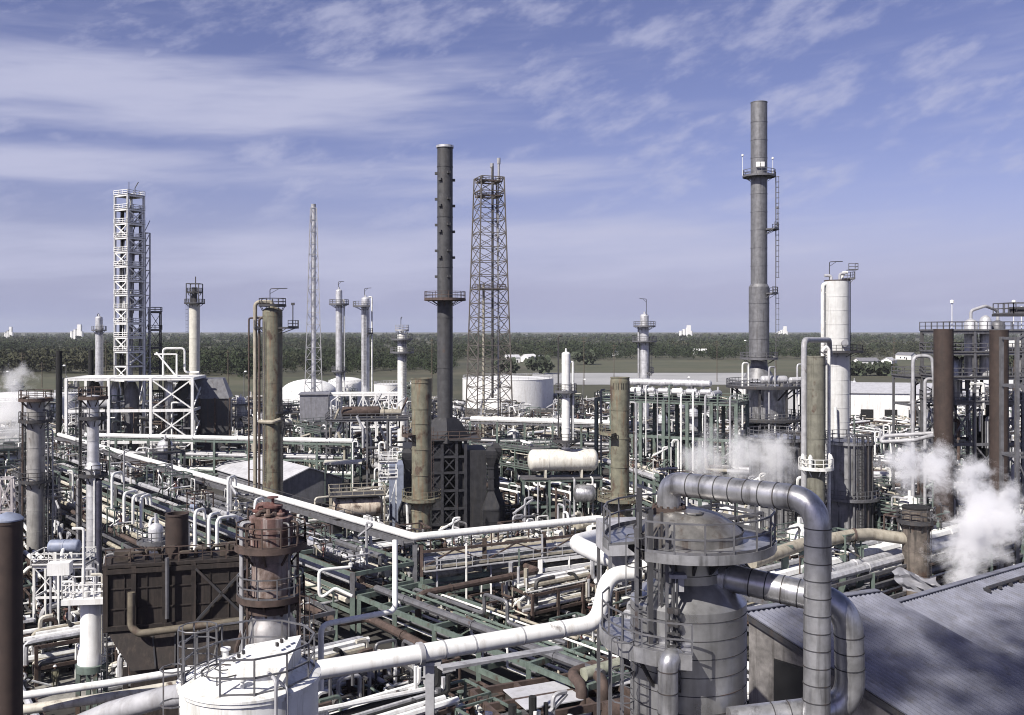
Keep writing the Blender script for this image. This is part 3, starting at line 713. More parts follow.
# its base: two wide dark decks round a grey drum
t = Thing('furnace', 'dark two-deck steel base with railings carrying the tallest grey stack', 'furnace', G(766, 175), 0); k = mpp(175); take(*G(766, 175)[:2], 9)
zu, zl = zof(385, 175), zof(417, 175)
mb = MB(); mb.lathe([(4.6, 0), (4.6, zl-2), (3.6, zl-1), (3.6, zu-.3), (3.0, zu)], 28); t.part('furnace_shell', mb, DU)
for z, rr in ((zu, 7.2), (zl, 7.0)):
    mb = MB(); mb.annulus((0,0,z), 3.0, rr, .45, n=40); d = t.part('deck', mb, DK); mb = MB(); mb.arcrail((0,0,z), rr-.1, 0, 2*PI, 1.1, .05); t.part('handrail', mb, GY, d)
for a in range(0, 360, 45):
    mb = MB(); x, y = 6.2*math.cos(R(a+20)), 6.2*math.sin(R(a+20)); mb.bar((x, y, 0), (x, y, zu-.3), .35); mb.bar((x*.6, y*.6, zl-2.6), (x*1.1, y*1.1, zl-.3), .22); mb.bar((x*.6, y*.6, zu-2.6), (x*1.1, y*1.1, zu-.3), .22); t.part('column', mb, DK)
hdrum(t, (-2, -5.2, zu+1.2), (1, .1, 0), 4.2, .75, SV, z0=zu+.05); hdrum(t, (3.6, -3.2, zu+1.0), (1, .3, 0), 3.0, .6, SV, z0=zu+.05)
for i, (x, y, h) in enumerate(((-5.4, -4.4, 4.2), (-1.2, -6.5, 3.6), (4.2, -5.2, 4.0), (6.6, -1.5, 3.4))):
    mb = MB(); mb.path([(x, y, zl-4), (x, y, zu+h), (x+1.2, y+.5, zu+h), (x+1.2, y+.5, zu)], .16, 8, .5); t.part('riser', mb, (W, GYP, SV, GY)[i])
for i in range(7):
    a = R(200+i*23); x, y = 6.4*math.cos(a), 6.4*math.sin(a); mb = MB(); mb.path([(x, y, zl-6), (x, y, zl+.9+(i % 3)*.8), (x+.5, y, zl+.9+(i % 3)*.8)], .11, 7, .25); t.part('riser', mb, (W, GYP, GY)[i % 3])
# white column, right
t = column('distillation_column', 'thick white column with a pipe up its left side, right of the tallest stack', 'column', 837, 165, 24, 281, PM('column_white', (.60, .60, .59), .5, var=.08, dirt=(.3, .28, .25), dirt_amt=.5), 'flat', step=2.4,
   plats=((351, 2.2, -150, 60, DK), (278, .9, -20, 50, GY)), ladders=((283, 420, 5, False),), pipes=((188, .55, .33, 284, 425, W, False),), rmat=GY, hmat=RU, dav=(2.6, 2.4, 5), n=32)
for i, (x, y) in enumerate(((-1.2, -.6), (.2, -.8), (1.0, .2))):
    mb = MB(); mb.path([(x, y, t.zs), (x, y, t.zs+.9+i*.3), (x+(.9 if i else -1.2), y, t.zs+.9+i*.3)], .25, 8, .4); t.part('nozzle', mb, (SV, GYP, W)[i])
mb = MB(); mb.path([(-2.9, -.2, zof(425, 165)), (-2.6, -1.2, 8), (2.2, -2.8, 7.2), (4, -2.8, 5), (4, -2.8, 0)], .6, 10, 2.2); t.part('outlet_pipe', mb, W)
mb = MB(); mb.path([(-1.2, -2.6, 17), (-1.0, -2.6, 9.6), (2.8, -2.9, 8.8), (5, -2.9, 8.2)], .32, 10, 1.2); t.part('outlet_pipe', mb, W)
mb = MB(); mb.lathe([(.02, 0), (.5, .05), (.55, .3), (.3, .4)], 12, (0, 0, 0)); 
mh = MB(); mh.hlathe([(.5, 0), (.5, .5), (.62, .5), (.62, .7), (.05, .75)], (.4, -1.9, zof(343, 165)), (.1, -1, 0), 14); t.part('manway', mh, GYP)
mb = MB(); mb.box((2.6, 0, zof(270, 165)), (1.6, 1.4, .1)); mb.rail([(1.8,-.7,zof(270,165)), (3.4,-.7,zof(270,165)), (3.4,.7,zof(270,165))], 1.1, .05); t.part('platform', mb, GY)
# olive stack in front of it
t = column('stack', 'plain olive grey stack with a white railed platform, in front of the thick white column', 'chimney', 816, 112, 18, 357, OL, 'open', step=2.9, plats=((467, .95, 0, 360, W),), rmat=W)
mb = MB()
for a in (190, 230, 330, 10): mb.lathe([(.2, 0), (.26, .4), (.26, 1.3), (.1, 1.6)], 8, ((t.r+.6)*math.cos(R(a)), (t.r+.6)*math.sin(R(a)), zof(467, 112)))
t.part('burner', mb, W)
pipe('pale grey pipe rising beside the olive stack and looping over to the thick white column', [G(804, 116, 5), P(804, 340, 116), P(829, 340, 130), P(830, 355, 132)], .36, GYP, bend=1.2)
pipe('white pipe running down the right side of the olive stack', [G(829, 113, 6), P(829, 350, 113), P(826, 346, 113), P(822, 352, 113)], .2, W, bend=.5)
# the pair of grey tanks with soot streaks
for lab, px, Y, wp, yt in (('stained grey tank with a gantry on top, nearer the steam, right of the olive stack', 849, 118, 43, 441), ('wide stained grey tank left of the olive stack, half behind steam', 778, 128, 56, 437)):
    t = Thing('process_tank', lab, 'tank', G(px, Y), 0); rr = wp*mpp(Y)/2; h = zof(yt, Y); take(*G(px, Y)[:2], rr+1)
    mb = MB(); mb.lathe(bandprof(rr, 0, h, 3.0, .05), 30); t.part('shell', mb, PM('sooty_grey', (.24, .24, .25), .6, metal=.2, var=.3, dirt=(.03, .028, .028), dirt_amt=.95, rust=.1, scale=.7))
    mb = MB(); mb.lathe([(rr+.35, h-.3), (rr+.35, h), (rr, h+.02), (.1, h+.5)], 30); t.part('roof', mb, DU)
    mb = MB(); mb.arcrail((0,0,h), rr+.2, 0, 2*PI, 1.1, .04); t.part('handrail', mb, GY)
    platform(t, zof(496, Y), rr+.03, rr+.9, 0, 2*PI, GY, GY)
    for a in (250, 262, 285, 300, 318):
        mb = MB(); x, y = (rr+.25)*math.cos(R(a)), (rr+.25)*math.sin(R(a)); mb.path([(x, y, 0), (x, y, h+.8), (x*.5, y*.5, h+.8)], .13, 7, .3); t.part('side_pipe', mb, (DK, GY, RU)[a % 3])
    mb = MB(); mb.ladder(((rr+.25)*math.cos(R(275)), (rr+.25)*math.sin(R(275)), 1), h, R(275)); t.part('ladder', mb, DK)
# olive-brown column
t = column('distillation_column', 'tall olive brown column with square side platforms and davit, in front of the grey shed', 'column', 272.5, 155, 19.5, 312, OLR, 'dome', step=3.6, plats=((305, .6, 0, 360, DK), (327, 2.6, -40, 25, DK), (327, 1.4, 150, 215, GY), (411, 1.6, -60, 50, DK)),
   ladders=((327, 480, -125, False), (411, 495, -20, False)), pipes=((183, 1.2, .33, 302, 488, TAN, True), (200, .5, .2, 318, 488, RU, False), (178, 2.3, .14, 318, 488, RU, False)), dav=(3.2, 2.8, 8), n=26)
mb = MB(); mb.path([(-1.9, -.9, zof(421, 155)), (.6, -2.3, zof(421, 155)), (1.9, -1.3, zof(418, 155))], .33, 8, .6); t.part('nozzle', mb, TAN)
mb = MB(); mb.path([(3.4, -.3, zof(327, 155)), (3.4, -.3, zof(304, 155))], .09, 5); mb.box((3.4, -.3, zof(304, 155)), (.5, .4, .4)); t.part('lamp', mb, DK)
# columns against the sky on the left
column('distillation_column', 'pale cream column topped by a dark cage, right of the white tower', 'column', 194.5, 262, 10.5, 303, PM('cream_column', (.62, .60, .53), .55, var=.1, dirt=(.3, .25, .2), dirt_amt=.3), 'flat', step=4, plats=((303, 1.3, 0, 360, DK), (292, .6, 0, 360, DK)), ladders=((303, 376, 200, True),), rmat=DK, dav=(1.6, .6, 40))
mb = MB()
for s in (-1, 1):
    for q in (-1, 1): mb.bar((s*1.7, q*1.7, 0), (s*1.7, q*1.7, 5), .22)
for z in (2.5, 5): 
    mb.bar((-1.7,-1.7,z), (1.7,-1.7,z), .18); mb.bar((-1.7,1.7,z), (1.7,1.7,z), .18); mb.bar((-1.7,-1.7,z), (-1.7,1.7,z), .18); mb.bar((1.7,-1.7,z), (1.7,1.7,z), .18)
mb.tube((0,0,0), (0,0,4), .8, 10); mb.tube((.3,0,4), (.3,0,7), .15, 6)
solo('top_cage', 'dark square steel cage standing on top of the pale cream column', 'cage', mb, DK, P(194.5, 303, 262)+Vector((0,0,.3)))
column('distillation_column', 'slender silver column left of the white lattice tower', 'column', 99, 270, 7, 318, SV, 'dome', step=4, plats=((330, 1.0, 0, 360, GY),), ladders=((328, 400, -30, True),), rmat=GYP, dav=(.8, .4, 30))
column('distillation_column', 'slim silver column with one ring platform and a davit, right of the tall lattice mast', 'column', 339, 235, 6.6, 291, SV, 'dome', step=3.5, plats=((304, 1.6, 0, 360, GY), (371, 1.0, 0, 360, GY)), ladders=((304, 380, -25, False),), pipes=((0, .5, .2, 300, 395, W, False),), rmat=GY, dav=(2.0, 1.4, 0))
column('distillation_column', 'silver column with a dark band, second column right of the lattice mast', 'column', 365.5, 228, 8.2, 299, SV, 'dome', step=3.0, plats=((306, 2.0, 150, 300, GY), (333, .8, -60, 60, DK)), ladders=((306, 385, -90, False),), pipes=((5, .55, .2, 297, 400, W, False),), rmat=GY, dav=(2.2, 1.6, 0))
column('distillation_column', 'white column with stepped top and busy platforms left of the dark stack', 'column', 402, 205, 9.0, 335, W, 'cone', step=3.0, plats=((339, 1.3, 0, 360, GY), (352, 1.6, 140, 390, GY), (330, .5, 0, 360, GYP)), ladders=((339, 405, -60, True),), rmat=GY, dav=(3.4, .3, 0))
column('distillation_column', 'silver column with two ring platforms and a tall davit, left of the tallest grey stack', 'column', 644.5, 225, 8.4, 316, SV, 'dome', step=2.8, plats=((326, 1.6, 0, 360, GY), (341, 1.9, 0, 360, GY), (372, 1.2, -60, 60, GY)), ladders=((341, 385, 10, True),), pipes=((182, .4, .25, 326, 390, GYP, False),), rmat=GY, dav=(3.6, 1.6, 180))
t = column('distillation_column', 'bright white slender column standing over the cream horizontal drum', 'column', 566, 141.9, 8.6, 354, WC, 'dome', ybase=449, occ=False, step=3.2, plats=((391, 1.0, 0, 360, GY), (440, 1.4, 0, 360, DK)), ladders=((391, 445, 10, False),), pipes=((178, .5, .12, 336, 440, DK, False), (5, .4, .2, 362, 440, W, False)), rmat=GY, dav=None)
# steel lattice structures
t = lattice('lattice_tower', 'rusty four-legged lattice derrick carrying a dark flare pipe, right of the dark stack', 'tower', 489, 255, 32, 52, 178, PM('rusted_lattice', (.125, .112, .102), .75, var=.4, rust=.15), lev=19, leg=.3, br=.15, rz=.35)
for i in range(3):
    f = (0.985, .93, .58)[i]; s = t.hw[0]+(t.hw[1]-t.hw[0])*f; mb = MB(); z = t.ht*f; s *= 1.08
    mb.annulus((0,0,z), s*.5, s*1.18, .18, PI/4, PI/4+2*PI, 4); pl = t.part('platform', mb, RU)
    mb = MB(); mb.rail([(s*1.02*c, s*1.02*d, z) for c, d in ((-.8,-.8),(.8,-.8),(.8,.8),(-.8,.8))], 1.2, .06, 2.2, True); t.part('handrail', mb, RU, pl)
mb = MB(); mb.path([(1.0, 0, 12), (1.0, 0, t.ht+3.2)], .34, 10); t.part('flare_pipe', mb, DK)
mb = MB(); mb.path([(-1.4, .4, 0), (-1.4, .4, t.ht*.6)], .34, 8); t.part('riser', mb, TAN)
mb = MB(); mb.path([(2.4, -.6, 0), (2.4, -.6, t.ht+.5)], .2, 8); t.part('riser', mb, GYP)
for x, y, h in ((.9, .2, 4.0), (2.9, .4, 5.6)):
    mb = MB(); mb.lathe([(.3, t.ht), (.34, t.ht+h*.7), (.5, t.ht+h*.72), (.5, t.ht+h), (.3, t.ht+h)], 10, (x, y, 0)); t.part('flare_tip', mb, GYP)
t = lattice('lattice_mast', 'tall thin grey lattice mast with a slender pale flare pipe inside, left of centre', 'tower', 313.5, 330, 8, 25, 208, GYP, lev=18, leg=.3, br=.14, rz=.2, tri=True, style='z')
mb = MB(); mb.path([(0, .3, 0), (0, .3, t.ht+.4)], .8, 10); t.part('flare_pipe', mb, SV)
mb = MB(); mb.lathe([(.75, t.ht), (.85, t.ht+1.4), (.7, t.ht+1.4)], 12, (0, .3, 0)); t.part('flare_tip', mb, GYP)
# white lattice tower with column inside and its white base frame
Y0 = 235; k = mpp(Y0)
t = Thing('structure_tower', 'tall white steel lattice tower of many floors holding dark vessels, at the left', 'tower', G(129.5, Y0), R(60)); take(*G(131, Y0)[:2], 9)
zt = zof(196, Y0); levels = [18+(zt-18)*i/13 for i in range(14)]
frame(t, 4.7, 4.7, levels, 1, 1, WC, WC, .48, .4, deck=tuple(range(1, 14)), rail=tuple(range(2, 14)), brace=[(q, 0, i) for i in range(0, 13) for q in ('lb' if i % 2 else 'fr')], dm=GRT, rr=.06)
for x, y, r_, m_ in ((.4, .5, .85, DU), (-1.4, -1.2, .4, W), (1.9, -1.6, .35, GY), (-.6, 1.9, .45, BLK)):
    mb = MB(); mb.lathe(bandprof(r_, 14, zt-3, 4, .06), 14, (x, y, 0)); t.part('vessel', mb, m_)
for i in range(24):
    rg = random.Random(i); mb = MB(); x, y = rg.uniform(-2.2, 2.2), rg.uniform(-2.2, 2.2); z0 = rg.uniform(16, 40); mb.path([(x, y, z0), (x, y, z0+rg.uniform(6, 22)), (x+.8, y, z0+23)], .14, 6, .3); t.part('riser', mb, (W, GY, DK)[i % 3])
mb = MB(); mb.path([(-2.2, -2.6, zt), (-2.2, -2.6, zt+3)], .08, 5); mb.path([(1.6, 0, zt), (1.6, 0, zt+2.2), (2.6, 0, zt+3.8)], .12, 5); t.part('davit', mb, DK)
mb = MB()
zz2 = zof(232, Y0)
for s in (0, 1):
    for q in (-2.2, -.5): mb.bar((2.6+1.7*s, q, 12), (2.6+1.7*s, q, zz2), .26)
for i in range(14):
    z = 14+(zz2-14)*i/13; mb.box((3.45, -1.35, z), (1.9, 1.9, .16)); mb.bar((2.6, -2.2, z), (4.3, -2.2, z+(zz2-14)/13), .14)
t.part('stair_tower', mb, GYP)
t = Thing('structure_tower', 'small dark platform tower clinging to the right foot of the white lattice tower', 'tower', G(155, 240), R(28))
zt = zof(312, 240); frame(t, 2.6, 2.6, [zt-14, zt-9, zt-4.5, zt], 1, 1, DK, DK, .28, .24, deck=(1, 2, 3), rail=(1, 2, 3), brace=[('f', 0, i) for i in range(4)], rr=.06)
# white base frame
Y0 = 205; t = Thing('steel_frame', 'big white X-braced steel frame under the white lattice tower', 'structure', G(138, Y0), R(6)); take(*G(138, Y0)[:2], 13)
zt = zof(377, Y0); frame(t, 25.5, 12, [zt*.34, zt*.67, zt], 3, 1, WC, WC, .55, .5, deck=(2,), rail=(), brace=[('f', 2, 1), ('f', 2, 2), ('f', 2, 0), ('r', 0, 1), ('r', 0, 2)], dm=WC)
rg = random.Random(3)
for i in range(64):
    x = rg.uniform(-12.4, 12); y = rg.uniform(-5.5, 5); z0 = rg.uniform(1, 9); mb = MB(); L = rg.uniform(3, 9)
    mb.path([(x, y, z0), (x, y, min(zt-.6, z0+L)), (x+rg.choice((-2.4, 2.4)), y, min(zt-.6, z0+L))], rg.uniform(.12, .3), 7, .4); t.part('riser', mb, rg.choice((W, GY, DK, GYP, GR, RU)))
for x, y, r_, m_ in ((-9, 0, 1.6, DK), (-5, 1, 1.2, DU), (-1, -1, 1.5, GY), (9, 2, 1.9, DK), (7, -2, .9, DU)):
    mb = MB(); mb.lathe(bandprof(r_, 0, zt*.86, 3, .06)+[(r_*.5, zt*.95)], 16, (x, y, 0)); t.part('vessel', mb, m_)
hdrum(t, (-10, -4, zt*.67+1.2), (1, 0, 0), 5, .9, GYP, z0=zt*.67); 
mb = MB(); mb.path([(5.5, -1, zt+.2), (5.5, -1, zt+6.2), (10, -1, zt+6.2), (10, -1, zt+1), (13, -1, zt+1)], .22, 8, .8); t.part('header_pipe', mb, W)
mb = MB(); mb.bar((4.6, -3, zt+5.4), (8.6, -3, zt+.4), .34); mb.bar((8.8, -3, zt+.1), (8.8, -3, zt+5), .32); mb.bar((4.2, -3, zt+5), (8.8, -3, zt+5), .3); t.part('stair', mb, WC)
# dark casing right of it
t = Thing('furnace_casing', 'black boxy furnace casing right of the white X-braced frame, under the cream column', 'furnace', G(209, 212), R(12)); take(*G(209, 212)[:2], 7)
mb = MB(); mb.box((0,0,7.6), (9, 9, 15.2)); t.part('casing', mb, DK)
mb = MB(); mb.add([(-4.8,-4.8,15.2),(4.8,-4.8,15.2),(4.8,4.8,15.2),(-4.8,4.8,15.2),(-3,-3,19.5),(3.2,-3,19.5),(3.2,3,19.5),(-3,3,19.5)], [(0,3,2,1),(4,5,6,7),(0,1,5,4),(1,2,6,5),(2,3,7,6),(3,0,4,7)]); t.part('hood', mb, GY)
for x in (-4.8, -1.5, 1.7, 4.8):
    mb = MB(); mb.bar((x, -4.7, 0), (x, -4.7, 15.4), .3); t.part('buckstay', mb, RU)
mb = MB(); mb.path([(-2.6, -5.2, 0), (-2.6, -5.2, 13)], .5, 10); t.part('riser', mb, W)
column('chimney', 'thin black chimney standing left of the white steel frame', 'chimney', 59, 240, 6, 351, BLK, 'open', step=6)
column('chimney', 'short black chimney against the wood beside the slender silver column', 'chimney', 91, 280, 5, 350, BLK, 'open', step=6)
# the black furnace under the dark stack
Y0 = 140; k = mpp(Y0); t = Thing('furnace', 'big black furnace with X-braced columns under the tall dark stack', 'furnace', G(447, Y0), R(8)); take(*G(448, Y0)[:2], 8); zt = zof(437, Y0)
mb = MB(); mb.box((-4.6, .6, zt*.46), (3.6, 7, zt*.92)); mb.box((4.0, .8, zt*.44), (3.2, 6.4, zt*.88)); mb.box((-.4, 2.6, zt*.48), (5.4, 3.0, zt*.96)); mb.box((-1.95, -1.4, zt*.47), (2.3, 2.0, zt*.94)); mb.box((1.9, -1.2, zt*.40), (1.3, 2.0, zt*.8)); mb.box((-.2, -1.0, zt*.13), (3.2, 2.0, zt*.26)); mb.box((-.2, -1.0, zt*.9), (3.2, 2.0, zt*.16)); mb.lathe([(3.6, zt*.96), (3.4, zt+.2), (2.3, zt+2.2), (1.5, zt+2.9)], 4, (-.2, 0, 0)); t.part('casing', mb, PM('black_casing', (.024, .024, .028), .6, var=.4, dirt=(.06, .055, .05), dirt_amt=.5))
for i, x in enumerate((-2.9, -.9, 1.2, 2.5)):
    mb = MB(); mb.ibeam((x, -2.6, 0), (x, -2.6, zt), .42); t.part('column', mb, PM('black_steel', (.034, .034, .04), .55, var=.3, rust=.06))
for z in [zt*f for f in (.14, .3, .48, .66, .82, .985)]:
    mb = MB(); mb.bar((-3.1, -2.62, z), (2.7, -2.62, z), .26, .34); mb.bar((-3.1, -2.62, z), (-3.1, 2, z), .25, .33); t.part('beam', mb, MATS['black_steel'])
for i, (f0, f1) in enumerate(((.14, .3), (.3, .48), (.48, .66), (.66, .82), (.82, .98))):
    for a, b in ((-2.9, -.9), (-.9, 1.2)):
        if a == -2.9 and i % 2: continue
        mb = MB(); mb.bar((a, -2.5, zt*f0), (b, -2.5, zt*f1), .16); mb.bar((b, -2.52, zt*f0), (a, -2.52, zt*f1), .15); t.part('brace', mb, MATS['black_steel'])
mb = MB(); mb.box((0, 0, zt-.1), (9.4, 6.4, .2)); dk = t.part('deck', mb, DK)
mb = MB(); mb.rail([(-4.7,-3.2,zt), (4.7,-3.2,zt), (4.7,3.2,zt), (-4.7,3.2,zt)], 1.1, .045, 1.6, True); t.part('handrail', mb, RU, dk)
# bottle-shaped legs on the right and left flanks
for x, y, m_ in ((6.2, -2.4, MATS['black_casing']), (7.4, 1.2, MATS['black_casing']), (-5.9, -3.2, MATS['black_casing'])):
    mb = MB(); prof = ((2.6, 0), (2.6, 4.2), (.9, 6.6), (.75, 10.2), (1.5, 11.6), (1.5, 12.6), (.7, 13.2))
    vs = []; fs = []
    for s, z in prof: vs += [(x-s*.5, y-s*.5, z), (x+s*.5, y-s*.5, z), (x+s*.5, y+s*.5, z), (x-s*.5, y+s*.5, z)]
    for i in range(len(prof)-1):
        for j in range(4): j2 = (j+1) % 4; fs.append((i*4+j, i*4+j2, i*4+4+j2, i*4+4+j))
    n_ = len(prof)-1; fs.append((n_*4, n_*4+1, n_*4+2, n_*4+3)); mb.add(vs, fs)
    for s_, z_ in ((2.62, .8), (2.62, 2.4), (2.62, 4.0), (1.0, 7.0), (.9, 8.6), (.9, 10), (1.52, 12)): mb.box((x, y, z_), (s_+.06, s_+.06, .14))
    o_ = t.part('flue_leg', mb, m_); o_.data.polygons.foreach_set('use_smooth', [False]*len(mb.f))
mb = MB(); mb.box((-7.4, 1.6, zt*.42), (2.0, 5.2, zt*.62)); t.part('side_panel', mb, BLU)
# two olive stacks
t = column('stack', 'short olive stack with a rust-streaked top in front of the dark furnace', 'chimney', 421.5, 124, 20.5, 379, OLR, 'open', step=3.35, taper=((408, 20.5), (410, 19.5), (500, 19.5), (502, 21.5)), plats=((498, 1.3, 0, 360, OLR), (434, 1.3, 150, 235, RU)), ladders=((434, 496, -25, False),), rmat=RU, lip=.06)
mb = MB(); mb.path([(-1.1, -1.2, 0), (-1.6, -1.1, 3.5), (-1.8, -1, 8)], .18, 8, .6); t.part('side_pipe', mb, W)
t = column('stack', 'short olive stack with a flared top between the cream drum and the big silver duct', 'chimney', 620, 120, 18.5, 378, OLR, 'open', step=3.6, taper=((381, 19.5), (399, 19.5), (405, 18.5), (495, 18.5), (500, 23)), plats=((498, 1.4, 0, 360, OLR), (432, 1.5, 140, 240, OLR)), ladders=((420, 500, -10, False),), rmat=RU, lip=.06)
mb = MB()
for a in range(225, 330, 22): mb.box(((t.r+.02)*math.cos(R(a)), (t.r+.02)*math.sin(R(a)), zof(386, 120)), (.06, .35, .8), R(a))
t.part('vent_slot', mb, BLK)
for a, m_ in ((-20, GYP), (-5, GR), (10, GYP), (200, W)):
    x, y = (t.r+.9)*math.cos(R(a)), (t.r+.9)*math.sin(R(a)); mb = MB(); mb.path([(x, y, 1), (x, y, zof(422+a, 120)), (x*.6, y*.6, zof(422+a, 120))], .12, 7, .4); t.part('side_pipe', mb, m_)
# cream drum on its steel table
t = Thing('horizontal_drum', 'long cream horizontal drum with rounded ends lying on green steel legs', 'drum', G(560, 143), R(4)); take(*G(560, 143)[:2], 7); zc = zof(459, 143)
hdrum(t, (-4.2, -1.2, zc), (1, 0, 0), 9.0, 1.62, PM('cream_drum', (.70, .68, .62), .5, var=.12, dirt=(.25, .19, .12), dirt_amt=.5, rust=.12), 'drum', 3, 28, True, zc-2.6, CR)
frame(t, 11.5, 3.4, [zc-6.5, zc-2.6], 3, 1, GR, GR, .34, .3, deck=(1,), rail=(), brace=[('f', 0, 0), ('f', 2, 0)], y0=-1.2)
hdrum(t, (2.2, -3.6, zc-4.6), (1, -.2, 0), 2.0, 1.35, DU, 'drum', 1, 20, True, zc-6.5, GR)
for i in range(9):
    rg = random.Random(50+i); x = -5+i*1.35; mb = MB(); z = zc-rg.uniform(2.4, 5); mb.path([(x, -3.3, .2), (x, -3.3, z), (x, -1.6, z)], rg.uniform(.08, .18), 7, .4); t.part('riser', mb, rg.choice((W, GYP, GR, RU, GY)))
# elevated pipeway with silver exchangers
A = G(604, 172); B = G(742, 160); u = (B-A).normalized(); L = (B-A).length
t = Thing('elevated_deck', 'long elevated steel deck of silver exchangers on green columns left of the tallest stack', 'structure', (A+B)/2, math.atan2(u.y, u.x)); take_line(A, B, 5); zd = zof(400, 166)
frame(t, L, 7, [zd-6, zd], 6, 1, GR, GR, .55, .4, deck=(1,), rail=(1,), brace=[('f', 1, 0), ('f', 4, 0)], dm=DK, rr=.05)
for i in range(7): exchanger(t, (-L*.42+i*2.55+3.2, -2.4, zd+1.25), (0, 1, 0), 4.6, .62, SV, zd+.1, GY)
hdrum(t, (-L*.35, .8, zd+3.0), (1, 0, 0), L*.62, .62, SV, 'header_drum', 6, 14, True, zd+.1, GY)
for i in range(7): hdrum(t, (-L*.34+i*2.5, -2.9, zd+1.75), (1, 0, 0), 1.55, .52, (SV, WC, SV)[i % 3], 'header_drum', 1, 14, False)
for i in range(12):
    rg = random.Random(80+i); x = -L/2+1+i*(L-2)/11; z = zd+rg.uniform(1, 3.2); mb = MB(); mb.path([(x, -3.7, rg.uniform(2, 9)), (x, -3.7, z), (x, -2.2, z)], rg.uniform(.1, .2), 7, .4); t.part('riser', mb, rg.choice((W, GYP, GR, GY)))
# rusty twin stacks and the vessel structure between them
for px, yt, lab in ((943.5, 330, 'left one of two rust brown stacks at the right, the one nearer the centre'), (999, 331, 'right one of two rust brown stacks at the right, next to the grey gantry')):
    column('stack', lab, 'chimney', px, 112, 18.6 if px < 980 else 17.5, yt, BRN, 'open', step=30, lip=.02, n=26)
Y0 = 122; t = Thing('process_structure', 'multi-floor grey steel structure crowded with pipes between the two brown stacks', 'structure', G(971, Y0), R(4)); take(*G(971, Y0)[:2], 8)
lv = [zof(y, Y0) for y in (470, 440, 400, 376, 352, 331)]
frame(t, 9.4, 7, lv, 3, 1, GY, GY, .34, .3, deck=(2, 3, 4, 5), rail=(2, 3, 4, 5), brace=[('f', 1, 3), ('f', 0, 2), ('f', 2, 2), ('f', 1, 1), ('f', 1, 0), ('f', 0, 0), ('l', 0, 2), ('f', 2, 1)], rr=.045)
rg = random.Random(11)
for i in range(46):
    x = rg.uniform(-4.8, 4.8); y = rg.uniform(-3.6, 2); z0 = rg.uniform(2, 24); h = rg.uniform(2, 7); mb = MB(); mb.path([(x, y, z0), (x, y, z0+h), (x+rg.choice((-1.6, 1.6, 2.6)), y+rg.choice((0, .6)), z0+h)], rg.uniform(.08, .24), 7, .4); t.part('riser', mb, rg.choice((W, GY, DK, GYP, GYP, RU, SV)))
for x, y, z0, z1, r_, m_ in ((-.6, -1, lv[3], lv[5]+1.6, .8, SV), (1.1, -1.4, lv[3], lv[5]+2.0, .7, SV), (3.2, -.6, lv[4], lv[5]+1.4, .9, GY), (-3, -.8, lv[2], lv[4]-.4, 1.0, DU), (3.4, 0, 0, lv[2], 1.3, DK), (2.4, .5, 0, lv[2]-2, 1.6, BLK)):
    mb = MB(); mb.lathe(bandprof(r_, z0, z1-.6, 2.5, .04)+[(r_*.75, z1-.25), (r_*.2, z1)], 16, (x, y, 0)); t.part('vessel', mb, m_)
mb = MB(); mb.path([(-.6, -1, lv[5]+1.4), (-.6, -1, lv[5]+2.6), (1.1, -1.4, lv[5]+3.2), (3.2, -.6, lv[5]+2.6), (3.2, -.6, lv[5]+1.2)], .2, 9, .6); t.part('overhead_pipe', mb, GYP)
hdrum(t, (2.2, -2.6, lv[4]+.9), (1, 0, 0), 2.6, .7, WC, z0=lv[4])
for x, h in ((-4.4, 3.4), (3.6, 3.4), (4.6, 2.6)):
    mb = MB(); mb.path([(x, -3.4, lv[5]), (x, -3.4, lv[5]+h)], .05, 5); mb.lathe([(.03, 0), (.25, .1), (.25, .4), (.05, .5)], 8, (x, -3.4, lv[5]+h)); t.part('lamp', mb, WC)
pipe('white pipe looping up and over left of the brown stacks', [G(913, 118, 5), P(913, 356, 118), P(932, 356, 118), P(934, 380, 118)], .22, GYP, bend=.9)
pipe('second white pipe bend lower down, left of the brown stacks', [G(925, 116, 5), P(925, 379, 116), P(934, 379, 116), P(934, 395, 116)], .2, GYP, bend=.8)
pipe('long white U-bend pipe lying just above the right-hand steam', [P(935, 433, 113), P(884, 436, 116), P(880, 442, 116), P(915, 440, 114), P(934, 435, 112)], .24, GYP, bend=.5)
t = Thing('pipe_structure', 'open grey pipe structure with an outer white loop left of the brown stacks', 'structure', G(924, 128), R(5)); zt = zof(376, 128)
frame(t, 6, 5, [zt*.35, zt*.62, zt*.85, zt], 1, 1, GY, GY, .26, .24, deck=(1, 3), rail=(3,), brace=[('f', 0, 1), ('f', 0, 2), ('f', 0, 3)], rr=.045)
for i in range(16):
    x = rg.uniform(-2.8, 2.8); y = rg.uniform(-2.6, 1); z0 = rg.uniform(3, 18); mb = MB(); mb.path([(x, y, z0), (x, y, z0+rg.uniform(2, 6)), (x+rg.choice((-1, 1)), y, z0+6.2)], rg.uniform(.1, .25), 7, .4); t.part('riser', mb, rg.choice((W, GY, DK, RU, SV)))
